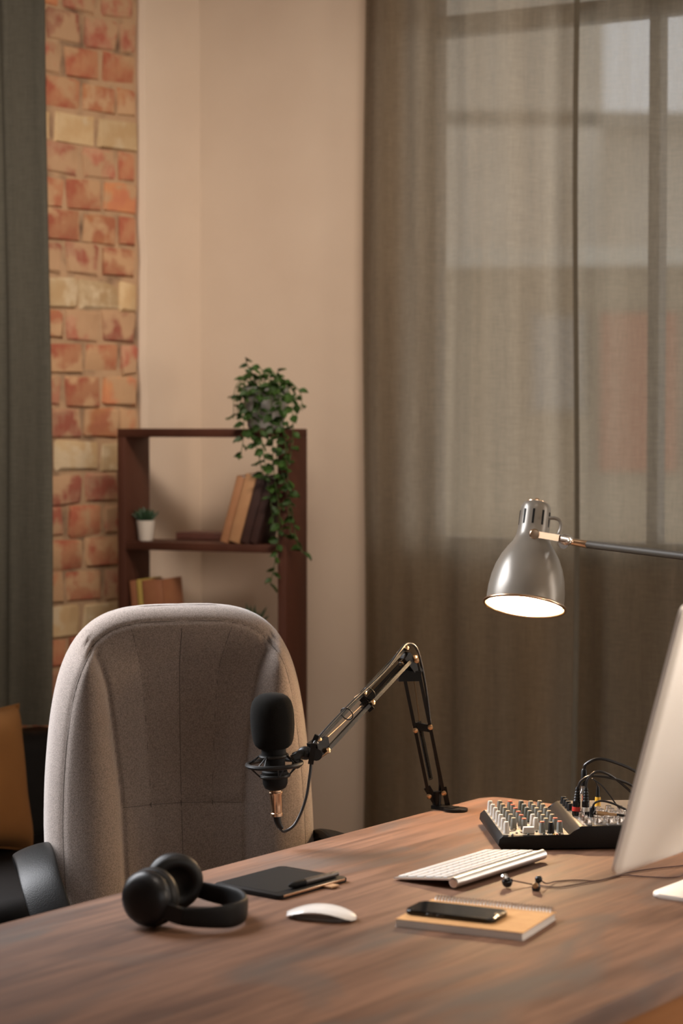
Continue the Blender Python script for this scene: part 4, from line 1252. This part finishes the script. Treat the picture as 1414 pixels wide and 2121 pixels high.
# ------------------------------------------------------------------ mouse
mo = empty('mouse', (-0.031, 3.228, 0.7503), R(-17))
tag(mo, 'white low wireless mouse lying on the desk beside the notebook', 'mouse')
V, F = [], []
nx, ny = 36, 24
for i in range(nx+1):
    for j in range(ny+1):
        u_ = -1+2*i/nx; v_ = -1+2*j/ny
        e_ = (1-abs(u_)**3.2)
        w_ = 0.0285*max(0, e_)**0.42
        x_ = 0.0565*u_
        top = 0.0075 + 0.0135*(1-u_*u_)
        z_ = top - 0.0055*abs(v_)**3
        V.append(Vector((x_, w_*v_, z_)))
nt_ = len(V)
for i in range(nx+1):
    for j in range(ny+1):
        u_ = -1+2*i/nx; v_ = -1+2*j/ny
        w_ = 0.0265*max(0, 1-abs(u_)**3.2)**0.42
        V.append(Vector((0.0545*u_, w_*v_, 0.0045 + 0.0085*(1-u_*u_))))
for i in range(nx):
    for j in range(ny):
        a = i*(ny+1)+j
        F.append([a, a+ny+1, a+ny+2, a+1]); F.append([nt_+a, nt_+a+1, nt_+a+ny+2, nt_+a+ny+1])
for i in range(nx):
    for j in (0, ny):
        a = i*(ny+1)+j; F.append([a, a+ny+1, nt_+a+ny+1, nt_+a])
for j in range(ny):
    for i in (0, nx):
        a = i*(ny+1)+j; F.append([a, a+1, nt_+a+1, nt_+a])
link('top_shell', (V, F), M_white_gloss, mo, sharp=45)
link('base_plate', join(tr(prism([(0.050*cos(a), 0.022*sin(a)) for a in [2*pi*i/32 for i in range(32)]], 0.0012, 0.0048)), box(0, 0.016, 0.0008, 0.07, 0.003, 0.0016), box(0, -0.016, 0.0008, 0.07, 0.003, 0.0016)), mat('mouse_base', (0.16, 0.15, 0.14), rough=0.4), mo)

# ------------------------------------------------------------------ notebook and phone
na = math.atan2(3.0863-3.1751, 0.2701-0.082)
nc_ = Vector(((0.082+0.2701+0.332+0.1462)/4, (3.1751+3.0863+3.2214+3.3083)/4, 0.7503))
nb_ = empty('notebook', nc_, na)
tag(nb_, 'spiral notebook with a tan cover lying on the desk under the phone', 'notebook')
link('back_cover', box(0, 0, 0.0007, 0.208, 0.146, 0.0014, 0.0004, 1), M_paper, nb_)
link('pages', box(0, -0.001, 0.0062, 0.205, 0.144, 0.0094), M_paper, nb_, flat=True)
link('front_cover', box(0, 0, 0.0116, 0.208, 0.146, 0.0014, 0.0004, 1), M_kraft, nb_)
ring = None
for i in range(36):
    x_ = -0.096 + 0.192*i/35
    if ring is None:
        ring = link('ring', tube([Vector((0.0003*sin(a), 0.0086*cos(a), 0.0086*sin(a))) for a in [2*pi*k/14 for k in range(14)]], 0.0011, 5, closed=True), M_chrome, nb_, loc=(x_, 0.0745, 0.0100))
    else: copy_of(ring, loc=(x_, 0.0745, 0.0100))
pc = Vector(((0.0939+0.2285+0.2523+0.1351)/4, (3.203+3.1377+3.1998+3.2644)/4, 0.7503+0.0124))
ph = empty('smartphone', pc, math.atan2(3.1377-3.203, 0.2285-0.0939))
tag(ph, 'black smartphone lying face up on the tan notebook', 'phone')
link('body', prism(rrect(0.146, 0.070, 0.011), 0, 0.0078, 0.0025, 3), mat('phone_body', (0.02, 0.019, 0.018), rough=0.18, metal=0.7), ph)
link('screen', prism(rrect(0.141, 0.065, 0.009), 0.0077, 0.0081), M_black_gloss, ph)
link('side_button', join(box(-0.03, -0.0352, 0.004, 0.012, 0.001, 0.0024, 0.0003, 1), box(-0.012, -0.0352, 0.004, 0.012, 0.001, 0.0024, 0.0003, 1)), M_black_gloss, ph)
link('camera_dot', lathe([(0, 0.0081), (0.002, 0.0081), (0.002, 0.0083), (0, 0.0083)], 12), M_chrome, ph, loc=(0.066, 0, 0))

# ------------------------------------------------------------------ earbuds
eb = empty('earphones', (0.2743, 3.4387, 0.7503))
tag(eb, 'black in-ear earphones with thin brown cables trailing right on the desk', 'earphones')
EO = Vector((0.2743, 3.4387, 0.7503))
def le(vf): return [Vector(q) - EO for q in vf[0]], vf[1]
bud1 = link('earbud', le(join(ball((0.2743, 3.440, 0.7600), 0.0088), sweep([(0.2743, 3.440, 0.760), (0.283, 3.441, 0.763)], circ(0.003, 8)))), M_black_gloss, eb)
link('ear_tip', le(align(lathe([(0.0035, 0), (0.0062, 0.003), (0.0058, 0.008), (0.003, 0.0105)], 16), (0.2715, 3.439, 0.764), (-0.4, 0.1, 1))), M_chrome, bud1)
bud2 = link('earbud', le(join(align(lathe([(0.0065, 0), (0.0072, 0.004), (0.006, 0.010), (0.0035, 0.014)], 18), (0.320, 3.421, 0.7505), (0.15, 0, 1)), ball((0.325, 3.424, 0.7685), 0.0063))), M_black_gloss, eb)
link('ear_tip', le(align(lathe([(0.004, 0), (0.0052, 0.002), (0.0035, 0.0045)], 16), (0.319, 3.416, 0.760), (-0.3, -1, 0.2))), M_brass, bud2)
link('cable', le(tube([(0.283, 3.441, 0.763), (0.30, 3.452, 0.757), (0.325, 3.452, 0.7525), (0.355, 3.438, 0.7522), (0.3795, 3.4505, 0.7522), (0.4325, 3.4906, 0.7522), (0.4781, 3.5279, 0.7522), (0.5175, 3.5166, 0.7522), (0.565, 3.513, 0.7522), (0.60, 3.56, 0.7522), (0.66, 3.60, 0.7522)], 0.0012, 6, 6)), M_cable_brown, eb)
link('cable', le(tube([(0.329, 3.426, 0.766), (0.34, 3.445, 0.757), (0.36, 3.482, 0.7522), (0.395, 3.492, 0.7522), (0.428, 3.487, 0.7522), (0.46, 3.520, 0.7522), (0.4894, 3.5506, 0.7522), (0.535, 3.58, 0.7522), (0.58, 3.600, 0.7522), (0.64, 3.63, 0.7522)], 0.0012, 6, 6)), M_cable_brown, eb)

# ------------------------------------------------------------------ headphones
hp = empty('headphones', (-0.22, 3.21, 0.7503))
tag(hp, 'matte black over-ear headphones lying on the desk beside the tablet', 'headphones')
HO = Vector((-0.22, 3.21, 0.7503))
def lh(vf): return [Vector(q) - HO for q in vf[0]], vf[1]
M_hp = mat('headphone_shell', (0.006, 0.006, 0.007), rough=0.36, spec=0.35)
M_hp_pad = mat('headphone_pad', (0.006, 0.0055, 0.0055), rough=0.5, spec=0.3)
M_hp_band = mat('headphone_band', (0.006, 0.0056, 0.0052), rough=0.55, spec=0.2)
def cup(c, d):
    d = Vector(d).normalized()      # d = outwards
    sh = link('ear_cup', lh(align(tr(lathe([(0, 0.022), (0.014, 0.0215), (0.026, 0.019), (0.034, 0.014), (0.0385, 0.006), (0.0395, -0.002), (0.038, -0.006), (0, -0.006)], 40), sc=(1.09, 1.09, 1.09)), c, d)), M_hp, hp, sharp=60)
    link('ear_pad', lh(align(tr(lathe([(0.039, -0.006), (0.0415, -0.011), (0.041, -0.019), (0.036, -0.025), (0.029, -0.0265), (0.023, -0.023), (0.021, -0.014), (0, -0.012)], 40, close=False), sc=(1.09, 1.09, 1.09)), c, d)), M_hp_pad, hp, sharp=180)
    return sh
C1 = Vector((-0.296, 3.166, 0.7965)); C2 = Vector((-0.268, 3.302, 0.7955))
cup(C1, (-0.50, -0.86, 0.05)); cup(C2, (-0.30, 0.95, 0.05))
bandp = smooth_path([(-0.262, 3.142, 0.7785), (-0.235, 3.135, 0.775), (-0.19, 3.139, 0.7735), (-0.162, 3.158, 0.773), (-0.149, 3.196, 0.773), (-0.156, 3.240, 0.773), (-0.178, 3.278, 0.7735), (-0.215, 3.301, 0.776), (-0.245, 3.312, 0.782)], 8)
bs = [(0.0042*cos(a) * (1.25 if cos(a) < 0 else 1), 0.0165*math.copysign(abs(sin(a))**0.6, sin(a))) for a in [2*pi*i/20 for i in range(20)]]
nbp = len(bandp)
link('headband', lh(sweep(bandp, bs, up=(0, 0, 1), scales=[0.72 + 0.42*min(1, 3.0*min(i, nbp-1-i)/nbp) for i in range(nbp)])), M_hp_band, hp, sharp=60)
for (a, b_) in (((-0.278, 3.150, 0.785), (-0.240, 3.136, 0.776)), ((-0.262, 3.314, 0.788), (-0.225, 3.306, 0.778))):
    link('yoke', lh(bar(a, b_, 0.010, 0.024, up=(0, 0, 1))), M_hp, hp)

# ------------------------------------------------------------------ globe lamp added out of view right of the desk to brighten the monitor back
fl_ = empty('added_globe_lamp', (1.95, 2.62, 0.0003))
tag(fl_, 'added white globe lamp on a thin black pole, unseen right of the desk', 'lamp')
M_globe = mat('lit_globe', (0.9, 0.88, 0.85), emit=(1.0, 0.84, 0.68), estr=72)
link('globe', ball((0, 0, 1.38), 0.12, n=28), M_globe, fl_)
link('pole', rod((0, 0, 0.02), (0, 0, 1.275), 0.009), M_steel_black, fl_)
link('collar', lathe([(0.02, 1.255), (0.035, 1.27), (0.03, 1.29)], 20), M_steel_black, fl_)
link('base', lathe([(0, 0), (0.14, 0), (0.14, 0.015), (0.02, 0.024), (0, 0.024)], 36), M_steel_black, fl_)
